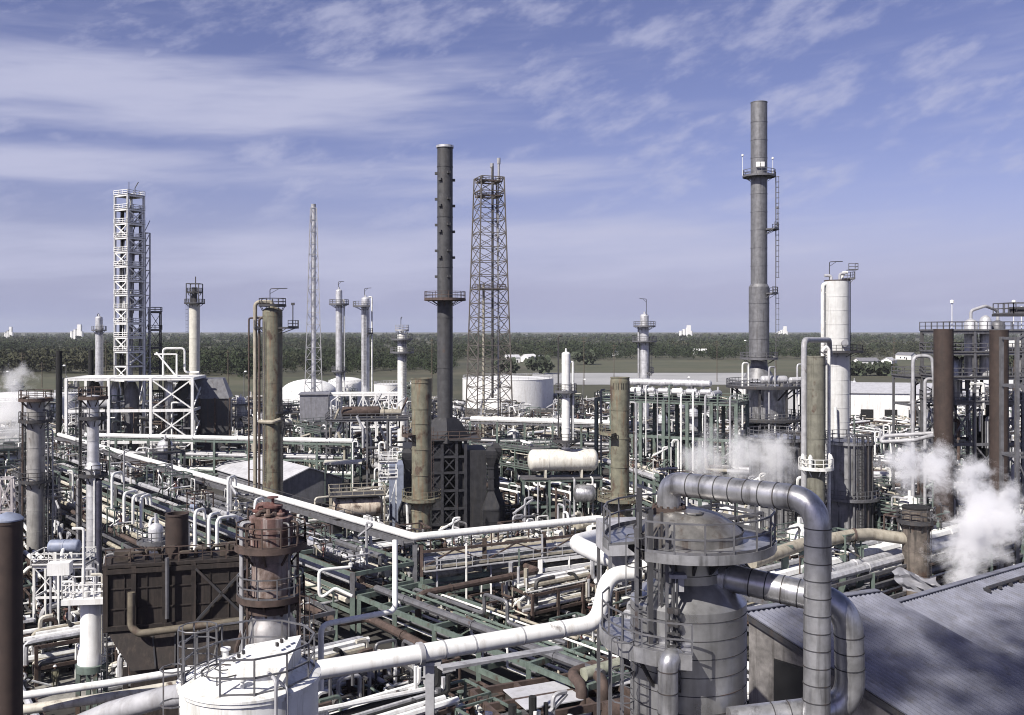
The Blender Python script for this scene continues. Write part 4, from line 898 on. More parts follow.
# gantry at the right edge
Y0 = 96; t = Thing('gantry', 'grey steel gantry tower with a railed top platform cut by the right edge', 'structure', G(1022, Y0), 0); zt = zof(315, Y0); take(*G(1018, Y0)[:2], 4)
frame(t, 2.6, 3, [zt-21, zt-14, zt-7, zt-2.2], 1, 1, GY, GY, .34, .22, brace=[('f', 0, 1)], rr=.04)
mb = MB(); mb.box((.4, 0, zt), (4.8, 4.2, .25)); mb.box((.4, -1, zt+.5), (3.6, 1.6, .6)); dk = t.part('deck', mb, DK); mb = MB(); mb.rail([(-1.9,-2,zt+.1), (2.8,-2,zt+.1), (2.8,2,zt+.1), (-1.9,2,zt+.1)], 1.1, .04, 1.1, True); t.part('handrail', mb, GY, dk)
mb = MB(); mb.bar((-1.2, -1.6, zt-2.4), (1.6, -1.6, zt-.2), .16); mb.path([(-.1, -1.8, zt), (-.1, -1.8, zt+2.2), (.2, -1.8, zt+2.3)], .06, 5); t.part('brace', mb, GY)
mb = MB(); mb.hlathe([(.3, 0), (.55, .1), (.55, .5), (.2, .6)], (.9, -2.0, zt-1.8), (0, -1, 0), 12); t.part('floodlight', mb, DK)
# sheds
building('shed', 'grey corrugated shed with a pale pitched roof behind the olive brown column', 276.5, 175.5, (26.6, 13), R(128), 3.8, SHD, RFP, 2.4)
building('shed', 'grey flat-topped control building beyond the shed, left of the white truss', 315, 222, (6.4, 7), R(8), zof(394, 222), SHD, SHD)
t = Thing('pipe_truss', 'white truss frame of pipes right of the grey flat-topped control building', 'structure', G(364, 226), R(3)); zt = zof(394, 226)
frame(t, 18, 4, [zt*.5, zt], 6, 1, WC, WC, .34, .34, brace=[('f', i, 1) for i in range(2, 6)], rr=.05); take(*G(364, 226)[:2], 6)
for i in range(5):
    mb = MB(); mb.tube((-9+i*.6, -1.5+i*.7, zt+.25), (9, -1.5+i*.7, zt+.25), .2, 8); t.part('header_pipe', mb, (WC, W, GYP)[i % 3])
t = Thing('canopy', 'flat cream canopy slab on thin posts right of the grey shed', 'canopy', G(343, 168), R(8)); zt = zof(462, 168); take(*G(343, 168)[:2], 4)
mb = MB(); mb.box((0,0,zt), (6.6, 3.6, .35)); t.part('roof', mb, PM('cream_slab', (.66,.64,.56), .7, var=.1, dirt_amt=.3))
for x in (-3, 0, 3):
    for y in (-1.5, 1.5):
        mb = MB(); mb.bar((x, y, 0), (x, y, zt-.2), .22); t.part('post', mb, GR)
t = Thing('structure', 'low wide steel table with a dark deck and railings left of the dark furnace', 'structure', G(368, 182), R(6)); zt = zof(418, 182); take(*G(368, 182)[:2], 8); t.o.name = 'process_table'
frame(t, 15, 8, [zt-5, zt], 4, 1, GY, GY, .3, .28, deck=(1,), rail=(1,), brace=[('f', 0, 0), ('f', 3, 0)], rr=.05, dm=DK)
rg = random.Random(23)
hdrum(t, (-4.5, -1, zt+1.3), (1, .1, 0), 6.5, 1.0, RU, z0=zt+.1); exchanger(t, (3.2, -2, zt+1.2), (1, 0, 0), 3, .6, TAN, zt+.1)
for i in range(20):
    x = rg.uniform(-7, 7); y = rg.uniform(-4.5, 2); z0 = rg.uniform(1, zt-1); mb = MB(); mb.path([(x, y, z0), (x, y, z0+rg.uniform(2, 6)), (x+rg.choice((-1.2, 1.6)), y, z0+6)], rg.uniform(.1, .28), 7, .4); t.part('riser', mb, rg.choice((W, GY, TAN, GYP, RU, SV)))
t = Thing('horizontal_drum', 'rust-stained cream drum in front of the grey shed, left of the dark furnace', 'drum', G(357, 128), R(14)); take(*G(357, 128)[:2], 5); zc = zof(507, 128)
hdrum(t, (-2.6, 0, zc), (1, 0, 0), 5.4, 1.35, PM('stained_cream', (.55, .48, .40), .6, var=.25, dirt=(.16, .09, .06), dirt_amt=.9, rust=.45), bands=2, n=22, z0=0)
mb = MB(); mb.box((0, 0, zc+1.7), (7.5, 3.4, .15)); dk = t.part('deck', mb, DK); mb = MB(); mb.rail([(-3.7,-1.7,zc+1.8), (3.7,-1.7,zc+1.8), (3.7,1.7,zc+1.8), (-3.7,1.7,zc+1.8)], 1.1, .035, 1.4, True); t.part('handrail', mb, TAN, dk)
for x in (-3.5, 3.5):
    for y in (-1.6, 1.6):
        mb = MB(); mb.bar((x, y, 0), (x, y, zc+1.65), .2); t.part('post', mb, TAN)
t = Thing('white_cage', 'small white railed stair cage against the left side of the dark furnace', 'stair', G(388, 133), R(8)); t.o.name = 'stair_cage'; z0 = zof(477, 133); z1 = zof(462, 133)
frame(t, 2.2, 2, [z0, z0+2.2], 1, 1, WC, WC, .16, .14, deck=(0, 1), rail=(0, 1), brace=[('f', 0, 0)], rr=.045); take(*G(388, 133)[:2], 1.6)
# ------------------------------------------------------------------ foreground: reactor vessel with silver ducts
Y0 = 34.0; k = mpp(Y0); V0 = G(688, Y0); t = Thing('reactor_vessel', 'large banded grey metal vessel with a railed ring platform, filling the right foreground', 'vessel', V0, 0); take(V0.x, V0.y, 5)
zp = 22.6
prof = [(2.05, 0), (2.05, 20.45), (1.26, 21.2), (1.26, zp)]
mb = MB(); mb.lathe(prof, 56); k0 = len(mb.f)
for z in [.3+.62*i for i in range(33)]: mb.lathe([(2.045, z), (2.064, z+.004), (2.064, z+.026), (2.045, z+.03)], 56, caps=False)
for z in (21.5, 22.0): mb.lathe([(1.255, z), (1.274, z+.004), (1.274, z+.026), (1.255, z+.03)], 48, caps=False)
o = bpy.data.objects.new('shell', mb.mesh('shell', [VE, DK], [0]*k0+[1]*(len(mb.f)-k0))); COL.objects.link(o); o.parent = t.o
mb = MB(); mb.lathe([(1.92, zp-.09), (1.92, zp+.30)]+[(1.92-1.29*f, zp+.30+.68*math.sin(f*PI/2)) for f in (.12, .25, .4, .55, .7, .85, 1)]+[(.62, zp+1.0), (.3, zp+1.02)], 44); hd = t.part('head', mb, PM('stained_head', (.26, .25, .235), .36, metal=.6, var=.35, dirt=(.10, .06, .04), dirt_amt=.7, rust=.18))
mb = MB(); mb.arc((.1, -.55, zp+.98), .33, .035, m=6); mb.arc((0, 0, zp+.33), 1.94, .03, m=5); t.part('lifting_ring', mb, DK)
pl = platform(t, zp, 1.28, 3.05, R(-128), R(196), DU, GY, .028, brackets=False)
mb = MB()
for a in range(-120, 195, 28):
    ca, sa = math.cos(R(a)), math.sin(R(a)); mb.add([(1.28*ca-.04*sa, 1.28*sa+.04*ca, zp-1.05), (1.28*ca+.04*sa, 1.28*sa-.04*ca, zp-1.05), (1.28*ca+.04*sa, 1.28*sa-.04*ca, zp-.12), (1.28*ca-.04*sa, 1.28*sa+.04*ca, zp-.12), (2.2*ca-.04*sa, 2.2*sa+.04*ca, zp-.12), (2.2*ca+.04*sa, 2.2*sa-.04*ca, zp-.12), (2.2*ca-.04*sa, 2.2*sa+.04*ca, zp-.3), (2.2*ca+.04*sa, 2.2*sa-.04*ca, zp-.3)],
        [(0,1,7,6), (3,4,5,2), (0,6,4,3), (1,2,5,7), (6,7,5,4), (0,3,2,1)])
t.part('bracket', mb, DK)
# the lower half-platform at the left with its caged ladder
zl = 19.35
mb = MB(); mb.annulus((0,0,zl), 2.07, 3.15, .1, R(150), R(262)); mb.annulus((0,0,zl+.1), 3.12, 3.16, .5, R(150), R(262)); lp = t.part('platform', mb, DU)
mb = MB(); mb.arcrail((0,0,zl), 3.08, R(150), R(262), 1.07, .026); t.part('handrail', mb, GY, lp)
mb = MB()
for a in (165, 195, 225, 252): mb.bar((2.06*math.cos(R(a)), 2.06*math.sin(R(a)), zl-1.5), (3.05*math.cos(R(a)), 3.05*math.sin(R(a)), zl-.1), .1)
t.part('bracket', mb, DK)
for (a, rr, zb, zt_) in ((218, 3.0, 4, zl), (214, 2.15, zl, zp+.1), (236, 1.9, zl, zp-.4)):
    mb = MB(); mb.ladder((rr*math.cos(R(a)), rr*math.sin(R(a)), zb), zt_, R(a), .5, cage=(a != 236), r=.022, cage_from=1.6); t.part('ladder', mb, GY)
# steel posts, conduits and a small lamp between the two platforms
for i, (a, rr, zb, zt_, w_) in enumerate(((200, 1.95, 18, zp+1.9, .17), (210, 2.3, zl, zp+.6, .13), (226, 2.25, zl, zp+1.3, .15), (232, 1.9, 19, zp+1.2, .09), (240, 2.1, zl, zp+.9, .10), (247, 2.14, 16, zp, .07), (250, 2.2, 17.5, 21.7, .06))):
    mb = MB(); mb.bar((rr*math.cos(R(a)), rr*math.sin(R(a)), zb), (rr*math.cos(R(a)), rr*math.sin(R(a)), zt_), w_); t.part('post', mb, (DK, GY, DK)[i % 3])
mb = MB(); a = R(246); mb.box((1.75*math.cos(a), 1.75*math.sin(a)-.3, 21.75), (.55, .5, .12)); mb.box((1.75*math.cos(a)+.05, 1.75*math.sin(a)-.3, 21.45), (.3, .3, .45)); t.part('junction_box', mb, GYP)
mb = MB()
for i in range(7):
    z = 20.6-i*.42; mb.box((2.1*math.cos(R(244)), 2.1*math.sin(R(244))-.18, z), (.3, .22, .16)); mb.lathe([(.1, z-.1), (.13, z), (.1, z+.1)], 8, (2.1*math.cos(R(250))-.05, 2.1*math.sin(R(250))-.2, 0))
t.part('instrument', mb, DK)
# small silver vent elbow on the vessel's front
def duct(label, pts, r, bend, ring=.55, mat=DU, n=26):
    p0 = Vector(pts[0]); q = [Vector(p)-p0 for p in pts]; sb = MB(); sb.path(q, r, n, bend, seg=9); k0 = len(sb.f)
    T = Thing('silver_duct', label, 'duct', p0, 0)
    for a, b in zip(q, q[1:]):
        Ld = (b-a).length; d = (b-a).normalized(); s = bend*.9
        while s < Ld-bend*.8:
            m = a+d*s; sb.path([m-d*.018, m+d*.018], r+.014, n); s += ring
    o = bpy.data.objects.new('jacket', sb.mesh('jacket', [mat, DK], [0]*k0+[1]*(len(sb.f)-k0))); COL.objects.link(o); o.parent = T.o; return T
T = duct('widest silver duct arching off the vessel top and dropping straight down in front', [P(669, 512, 34.3), P(669, 483, 34.3), P(818, 500, 30.6), P(816, 800, 30.4)], .425, 1.0)
mb = MB(); q = P(669, 512, 34.3)-T.loc; mb.lathe([(.46, -.75), (.46, -.12), (.62, -.12), (.62, .02), (.60, .02), (.60, .06), (.62, .06), (.62, .2), (.45, .2)], 26, q)
for i in range(14): mb.lathe([(.05, -.2), (.05, .28)], 6, (q.x+.55*math.cos(i*.449), q.y+.55*math.sin(i*.449), q.z))
T.part('flange', mb, RU)
T = duct('second silver duct leaving the vessel side and turning down just right of the first', [P(722, 576, 33.6), P(848, 604, 31.6), P(851, 708, 31.8), P(730, 722, 31.6)], .48, 1.15)
mb = MB(); a = P(722, 576, 33.6)-T.loc; b = P(733, 578.6, 33.4)-T.loc; mb.path([a, a.lerp(b, .6)], .62, 26); T.part('flange', mb, DU)
duct('small silver pipe hooking over on the front of the banded vessel', [P(683, 662, 31.7), P(668, 655, 31.0), P(668, 800, 31.0)], .33, .55, .7)
# ------------------------------------------------------------------ corrugated roofs, bottom right
def corr_roof(label, A, B, fall, pitch, amp, mat, wall, drop, thick=.05):
    """sloping corrugated roof: ridge A-B, running down by vector fall, on sheet walls"""
    A, B, fall = Vector(A), Vector(B), Vector(fall); u = (B-A); L = u.length; u.normalize(); nrm = u.cross(fall).normalized()
    if nrm.z < 0: nrm = -nrm
    t = Thing('shed', label, 'building', (A.x, A.y, 0), 0); off = Vector((-A.x, -A.y, 0)); mb = MB(); kx = int(L/pitch)*6; vs = []; fs = []
    for j in (0, 1):
        for s in range(2):
            for i in range(kx+1):
                h = amp*(1, 1, 0, -1, -1, 0)[i % 6]; p = A+off+u*(L*i/kx)+fall*j+nrm*(h-(thick if s else 0)); vs.append(p)
    q = kx+1
    for i in range(kx):
        fs.append((i, i+1, 2*q+i+1, 2*q+i)); fs.append((q+i, 3*q+i, 3*q+i+1, q+i+1)); fs.append((i, q+i, q+i+1, i+1)); fs.append((2*q+i, 2*q+i+1, 3*q+i+1, 3*q+i))
    mb.add(vs, fs); rf = t.part('roof', mb, mat); rf.data.polygons.foreach_set('use_smooth', [False]*len(fs))
    a = A+off; b = a+u*L; c = b+fall; d = a+fall; i_ = .25; wb = MB(); zz = .35
    def wall_(p, q2): wb.add([(p.x, p.y, 0), (q2.x, q2.y, 0), (q2.x, q2.y, q2.z-zz), (p.x, p.y, p.z-zz)], [(0,1,2,3)])
    f2 = fall*.02; a2, b2, c2, d2 = a+u*i_+f2, b-u*i_+f2, c-u*i_-f2*2, d+u*i_-f2*2
    for p, q2 in ((a2, d2), (d2, c2), (c2, b2), (b2, a2)): wall_(p, q2)
    t.part('wall', wb, wall)
    fb = MB(); fb.bar(a+nrm*.09, b+nrm*.09, .5, .06); t.part('ridge_cap', fb, mat)
    fb = MB(); fb.bar(a-nrm*.18, d-nrm*.18, .1, .3); fb.bar(b-nrm*.18, c-nrm*.18, .1, .3); fb.bar(d-nrm*.16, c-nrm*.16, .1, .2); t.part('bargeboard', fb, DK)
    take_line(A+fall/2, B+fall/2, fall.length/2); return t, a, b, c, d, u
F1 = Vector((7.6, -8.8, -3.6)); RA = P(742, 611, 55); RB = PZ(877, 591, RA.z)
t, a, b, c, d, u = corr_roof('corrugated zinc roofed shed nearest the camera at the bottom right', RA, RB, F1, .36, .07, RF, PM('stained_wall', (.16, .15, .145), .7, var=.5, dirt=(.04, .035, .03), dirt_amt=.8), 12)
mb = MB(); m = a+F1*.18; q = a+F1*.36; mb.add([(m.x, m.y-.1, m.z-4.6), (q.x, q.y-.1, m.z-4.6), (q.x, q.y-.1, m.z-1.6), (m.x, m.y-.1, m.z-1.6), (m.x+.1, m.y+.15, m.z-4.6), (q.x+.1, q.y+.15, m.z-4.6), (q.x+.1, q.y+.15, m.z-1.6), (m.x+.1, m.y+.15, m.z-1.6)], [(0,1,2,3), (0,4,5,1), (1,5,6,2), (2,6,7,3), (3,7,4,0)]); t.part('window', mb, BLK)
F2 = Vector((9.4, -10.9, -4.1)); RC = PZ(893, 603, 12.2); RD = PZ(1100, 543, 12.2)
t, a, b, c, d, u = corr_roof('corrugated zinc roofed shed farther back at the right edge, below the steam', RC, RD, F2, .36, .07, RF, MATS['stained_wall'], 12)
mb = MB(); e = a+u*9; g = a+u*18; mb.path([e+F2*.10+Vector((0,0,.25)), g+F2*.10+Vector((0,0,.25))], .14, 6)
for i in range(7): p = e.lerp(g, i/6)+F2*.10; mb.box((p.x, p.y, p.z+.12), (.3, .6, .2))
t.part('roof_patch', mb, DK)
# ------------------------------------------------------------------ white tank with hood, bottom left of centre
T0 = G(250, 28); t = Thing('white_tank', 'white tank with railing and sloped hood, cut by the bottom edge', 'tank', T0, 0); take(T0.x, T0.y, 4); zt = 19.85; t.o.name = 'storage_tank'
TW = PM('tank_white', (.78, .78, .77), .5, var=.07, dirt=(.20, .19, .12), dirt_amt=.6, scale=1.4)
mb = MB(); mb.lathe(bandprof(1.98, 0, zt-.18, 2.2, .012, .03)+[(2.03, zt-.18), (2.03, zt-.08)], 48); t.part('shell', mb, TW)
mb = MB(); mb.lathe([(2.06, zt-.07), (2.06, zt), (.3, zt+.62), (.05, zt+.64)], 48); t.part('roof', mb, TW)
mb = MB(); hx0, hx1, hy0, hy1 = -.32, 1.34, -1.2, .75; zb = zt-.05
mb.add([(hx0, hy0, zb+.0), (hx1, hy0, zb-.1), (hx1, hy1, zb-.1), (hx0, hy1, zb+.0), (hx0, hy0+.1, zb+.62), (hx1, hy0+.02, zb+.68), (hx1, hy1, zb+1.0), (hx0, hy1, zb+.7)], [(0,3,2,1), (4,5,6,7), (0,1,5,4), (1,2,6,5), (2,3,7,6), (3,0,4,7)]); t.part('hood', mb, TW)
mb = MB()
for i in range(6): mb.box((-.25+.09*i+(i > 2)*.85, -.75+.16*i, zb+.78+i*.05+(i > 2)*.12), (.07, .12, .10), .6)
t.part('latch', mb, DK)
mb = MB(); mb.hlathe([(.3, 0), (.3, .22), (.38, .22), (.38, .3), (.03, .32)], (-.15, -1.96, zt-1.1), (-.1, -1, 0), 16); mb.lathe([(.09, zt+.2), (.09, zt+.55), (.15, zt+.55), (.15, zt+.62), (.02, zt+.63)], 12, (-.9, .6, 0)); mb.lathe([(.06, zt+.1), (.06, zt+.4), (.11, zt+.4), (.11, zt+.46), (.02, zt+.47)], 10, (.2, -1.5, 0)); t.part('nozzle', mb, TW)
mb = MB(); mb.path([(1.2, -1.75, 9), (1.2, -1.75, zt+.5), (.8, -1.1, zt+.5)], .05, 7, .2); mb.path([(1.45, -1.5, 9), (1.45, -1.5, zt+.2), (1.0, -1.0, zt+.3)], .035, 6, .15); t.part('vent_pipe', mb, GYP)
mb = MB(); mb.arcrail((0,0,zt), 1.86, R(-100), R(190), 1.07, .024); t.part('handrail', mb, GY)
mb = MB(); mb.arc((-.55, -.75, zt+.42), .62, .022); mb.arc((-.55, -.75, zt+.5), .25, .02)
for a in range(0, 360, 90): mb.bar((-.55+.62*math.cos(R(a)), -.75+.62*math.sin(R(a)), zt+.1), (-.55+.62*math.cos(R(a)), -.75+.62*math.sin(R(a)), zt+.44), .03)
t.part('hatch_guard', mb, DK)
mb = MB(); mb.ladder((-1.75, -.6, 12), zt+.3, R(200), .5, True, .022); t.part('ladder', mb, GY)
mb = MB()
for z in (zt+.1, zt+.55, zt+1.05, zt+1.5): mb.arc((-1.45, -.25, z), .55, .022)
for a in range(0, 360, 40): mb.bar((-1.45+.55*math.cos(R(a)), -.25+.55*math.sin(R(a)), zt+.1), (-1.45+.55*math.cos(R(a)), -.25+.55*math.sin(R(a)), zt+1.5), .035)
t.part('hatch_cage', mb, GY)
# ------------------------------------------------------------------ red and silver regenerator column behind it
Y0 = 50; t = Thing('rusty_column', 'rust red column with two railed platforms over a stained silver dome, behind the white tank', 'column', G(271, Y0), 0); t.o.name = 'regenerator_column'; take(*G(271, Y0)[:2], 3); k = mpp(Y0)
z5, z6, z7 = zof(543, Y0), zof(593, Y0), zof(612, Y0)
mb = MB(); mb.lathe([(1.42, 0), (1.42, z7-2.0), (1.40, z7-1.2), (1.25, z7-.5), (.98, z7-.05), (.98, z7+.1)], 34); t.part('shell', mb, PM('stained_silver', (.36, .35, .35), .5, metal=.6, var=.25, dirt=(.11, .06, .045), dirt_amt=.7, rust=.12))
mb = MB(); mb.lathe([(1.0, z7+.1), (1.3, z7+.15), (1.3, z7+.5), (1.0, z7+.55)], 30); t.part('flange', mb, RU)
mb = MB(); mb.lathe(bandprof(1.0, z7+.5, z5, 1.1, .04, .05), 30); t.part('neck', mb, PM('rust_bleached', (.22, .17, .155), .7, var=.45, dirt=(.42, .4, .38), dirt_amt=.6, rust=.5))
mb = MB(); mb.lathe(bandprof(1.12, z5, zof(516, Y0), .75, .07, .07)+[(1.0, zof(515, Y0)), (.3, zof(514, Y0))], 30); t.part('top_section', mb, PM('ragged_red_oxide', (.12, .07, .062), .8, var=.5, dirt=(.42, .38, .36), dirt_amt=.75, rust=.5, scale=1.5))
platform(t, z6, 1.02, 1.75, 0, 2*PI, RU, GY, .03); platform(t, z5, 1.05, 1.85, 0, 2*PI, RU, RU, .03)
z = zof(516, Y0); rv = random.Random(31)
for i in range(7):
    a_ = i*.9+.3; x, y = .75*math.cos(a_), .75*math.sin(a_); h = rv.uniform(.25, .85); mb = MB(); r_ = rv.uniform(.09, .2)
    mb.path([(x, y, z-.5), (x, y, z+h), (x*.1+rv.uniform(-.5, .5), y*.1, z+h+.05), (x*-.8, y*-.8, z+rv.uniform(.1, .5))], r_, 8, r_*2, seg=3)
    mb.lathe([(r_*1.6, h*.3+z), (r_*1.9, h*.3+z+.04), (r_*1.9, h*.3+z+.12), (r_*1.6, h*.3+z+.16)], 10, (x, y, 0)); t.part('manifold_pipe', mb, (RED, RU, MATS['rust_bleached'])[i % 3])
mb = MB(); mb.lathe([(.3, z-.1), (.34, z+.5), (.5, z+.52), (.5, z+.62), (.2, z+.65), (.08, z+.7), (.08, z+1.0), (.3, z+1.0), (.3, z+1.05), (.02, z+1.06)], 12, (.15, -.2, 0)); t.part('valve', mb, RED)
for a, r_, m_ in ((200, .06, GYP), (215, .08, GYP), (235, .05, RU), (320, .06, GY), (345, .07, RU)):
    x, y = 1.55*math.cos(R(a)), 1.55*math.sin(R(a)); mb = MB(); mb.path([(x, y, 2), (x, y, z5+1.2), (x*.6, y*.6, z5+1.2)], r_, 6, .2); t.part('side_pipe', mb, m_)
mb = MB(); mb.path([(-1.2, -.9, 8), (-1.55, -1.0, z7-1.6), (-.9, -.6, z7+.35), (.1, -1.05, z7+.4)], .12, 8, .7); t.part('side_pipe', mb, RU)
mb = MB(); mb.ladder((1.75, -.5, 6), z6, R(-15), .5, True, .025); t.part('ladder', mb, RU)
# ------------------------------------------------------------------ brown furnace box with stack
Y0 = 63; t = Thing('brown_furnace', 'dark brown panelled furnace box with a sloping hopper and X-braces, behind the white tank', 'furnace', G(178, Y0), R(15)); t.o.name = 'furnace'; take(*G(178, Y0+2)[:2], 6)
w2, zt, zm, zl = 4.55, zof(567, Y0), zof(628, Y0), zof(665, Y0)
mb = MB(); mb.box((0, 2.1, (zt+zm)/2), (w2*2, 2.8, zt-zm)); mb.box((0, 2.1, zt+.12), (w2*2+.4, 3.1, .2)); t.part('casing', mb, BX)
mb = MB(); mb.add([(-w2, .7, zm), (w2, .7, zm), (w2, 5.7, zm), (-w2, 5.7, zm), (-w2*.62, -1.0+.6, zl), (w2*.8, -1.0+.6, zl), (w2*.8, 4.5, zl), (-w2*.62, 4.5, zl)], [(0,1,2,3), (4,7,6,5), (0,4,5,1), (1,5,6,2), (2,6,7,3), (3,7,4,0)]); mb.box((.3, 2.2, zl/2), (6.0, 4.4, zl)); t.part('hopper', mb, BX)
mb = MB()
for x in (-w2, -w2*.62, -.9, .95, w2*.98): mb.bar((x, .6, zm-.1), (x, .6, zt+.1), .3, .22)
for z in (zt-.2, zm+.1): mb.bar((-w2, .58, z), (w2, .58, z), .24, .3)
for f in (.33, .66): mb.bar((-w2, .66, zm+(zt-zm)*f), (w2, .66, zm+(zt-zm)*f), .06, .08)
for x in (-3.4, -2.0, 2.0, 3.2): mb.bar((x, .67, zm), (x, .67, zt), .06)
t.part('stiffener', mb, BX)
for a, b in (((1.1, zm+.2), (4.4, zt-.3)), ((1.1, zt-.3), (4.4, zm+.2))):
    mb = MB(); mb.bar((a[0], .48, a[1]), (b[0], .48, b[1]), .16); t.part('brace', mb, DK)
mb = MB()
for x in (-1.6, -.2, 1.2, 2.6): mb.bar((x*1.05, .62, zm-.1), (x*.85, -.45, zl+.1), .09)
t.part('seam', mb, DK)
mb = MB(); mb.path([(-2.9, .1, zt-1.5), (-2.9, .0, zm+.3), (-2.4, -.25, zm-.1), (5.4, -.3, zm+.35)], .24, 10, .5); t.part('header_pipe', mb, PM('weathered_duct', (.14, .12, .09), .7, var=.4, rust=.4))
mb = MB(); mb.path([(-.7, .25, zm+.6), (-.7, .25, zt+.6)], .13, 8); mb.path([(5.0, -.2, 4), (5.0, -.2, zt+1)], .09, 6); mb.path([(5.3, -.2, 4), (5.3, -.2, zt+.6)], .07, 6); t.part('vent_pipe', mb, GY)
for x in (-1.5, 1.5):
    for y in (0, 4):
        mb = MB(); mb.bar((x*2.2, y+.4, 0), (x*2.2, y+.4, zl), .3); t.part('leg', mb, BX)
zs = zof(515, 65)
mb = MB()
for i in range(9):
    x = -4.2+i*1.05; mb.path([(x, 1.0+.3*(i % 3), zt+.2), (x, 1.0+.3*(i % 3), zt+.7+.15*(i % 4)), (x+.8, 1.2, zt+.7+.15*(i % 4)), (x+.8, 2.6, zt+.4)], .08+.03*(i % 3), 7, .2, seg=3)
mb.box((3.4, 2.2, zt+.55), (1.6, 1.2, .7)); mb.box((-3.6, 2.4, zt+.5), (1.2, 1.0, .6)); t.part('roof_pipework', mb, PM('sooty_pipe', (.07, .055, .045), .8, var=.5, rust=.3))
mb = MB(); mb.rail([(-w2, .7, zt+.22), (w2, .7, zt+.22), (w2, 3.5, zt+.22)], 1.0, .03, 1.5, toe=False); t.part('handrail', mb, RU)
column('stack', 'short fat brown stack standing on the brown furnace box', 'chimney', 177, 65.0, 22, 515, BRN, 'open', ybase=567+6, step=30, lip=.04, occ=False)
# far-left stack
column('stack', 'wide dark brown stack filling the bottom left corner of the view', 'chimney', 8, 42, 27, 523, BRN, 'open', step=40, lip=.03, n=30)
mb = MB(); mb.lathe([(.64, 0), (.64, .06), (.5, .2), (.12, .34), (.02, .35)], 28); solo('rain_cap', 'lilac grey domed cap on the wide brown stack in the bottom left corner', 'cap', mb, BLU, P(8, 523, 42)+Vector((0,0,.13)))
# white skirted vessel on green legs
Y0 = 70; k = mpp(Y0); t = Thing('white_vessel', 'white vessel with flared skirt and railed platform, left of the brown furnace', 'vessel', G(92, Y0), R(8)); t.o.name = 'process_vessel'; take(*G(92, Y0)[:2], 2.5)
zt, zk, zl = zof(597, Y0), zof(646, Y0), zof(663, Y0)
mb = MB(); mb.lathe([(1.0, zl), (1.0, zk-.7), (.82, zk), (.78, zt)], 28); t.part('shell', mb, WC)
mb = MB(); mb.lathe([(1.12, zl-.5), (1.12, zl), (1.0, zl+.05)], 24); t.part('skirt_ring', mb, GR)
mb = MB(); mb.box((-.25, 0, zt+.1), (3.0, 2.6, .16)); mb.box((-.25, -1.3, zt), (3.0, .1, .4)); dk = t.part('platform', mb, WC); mb = MB(); mb.rail([(-1.7,-1.25,zt+.18), (1.2,-1.25,zt+.18), (1.2,1.25,zt+.18), (-1.7,1.25,zt+.18)], 1.05, .035, .8, True); t.part('handrail', mb, WC, dk)
for a in (30, 120, 210, 300):
    mb = MB(); x, y = .95*math.cos(R(a)), .95*math.sin(R(a)); mb.bar((x, y, 0), (x, y, zl-.4), .3); t.part('leg', mb, GR)
for x, y, z0, z1, m_ in ((-.4, -.6, zt, zt+5.2, W), (.2, .3, zt, zt+2, GYP), (.9, -.6, zt-4, zt+1.8, CR), (-1.1, -.5, zt+.2, zt+1.3, W)):
    mb = MB(); mb.path([(x, y, z0), (x, y, z1), (x-.8, y, z1)], .11, 7, .25); t.part('riser', mb, m_)
mb = MB(); mb.arc((-1.0, -1.0, zt+.6), .3, .05); mb.lathe([(.25, zt+.2), (.3, zt+.6), (.15, zt+.9)], 10, (-.2, -.6, 0)); t.part('valve', mb, W)
mb = MB(); mb.ladder((.95, -.45, 2), zt, R(-30), .45, True, .025); t.part('ladder', mb, GY)
# left columns with caged tops
column('distillation_column', 'grey banded column with two dark caged platforms near the left edge', 'column', 36, 118, 17, 399, PM('pale_grey_column', (.33, .32, .31), .55, metal=.2, var=.2, dirt=(.07, .06, .055), dirt_amt=.6, rust=.12), 'flat', step=2.6, plats=((399, .9, 0, 360, RU), (420, .9, -180, 60, DK), (480, .9, 0, 360, DK)), ladders=((420, 478, 190, True), (480, 560, -10, True)), pipes=((190, .5, .12, 397, 560, RU, False), (-10, .6, .1, 410, 560, GY, False), (8, .9, .1, 430, 560, GYP, False)), rmat=DK)
t = column('distillation_column', 'silver topped column with a dark lower half and railed platforms, second from the left edge', 'column', 93, 104, 11.5, 397, SV, 'flat', step=2.4, taper=((462, 11.5), (468, 17), (474, 13)), plats=((397, .9, 0, 360, RU), (417, .8, -200, 40, DK), (474, .8, 0, 360, DK)), ladders=((397, 470, -150, True), (474, 560, -150, True)), pipes=((-150, .4, .12, 390, 560, DK, False), (-40, .35, .34, 480, 575, PM('indigo_pipe', (.05, .05, .075), .45, var=.3, dirt_amt=.3), False), (-60, .4, .1, 470, 570, W, False), (200, .6, .16, 478, 560, GYP, False)), rmat=DK)
# lattice scrap at far left
lattice('lattice_tower', 'small pinkish white lattice tower half cut by the left edge', 'tower', 6, 76, 16, 26, 478, PM('pinkish_paint', (.5, .46, .46), .6, dirt_amt=.4, rust=.15), lev=7, leg=.16, br=.1, rz=.3)
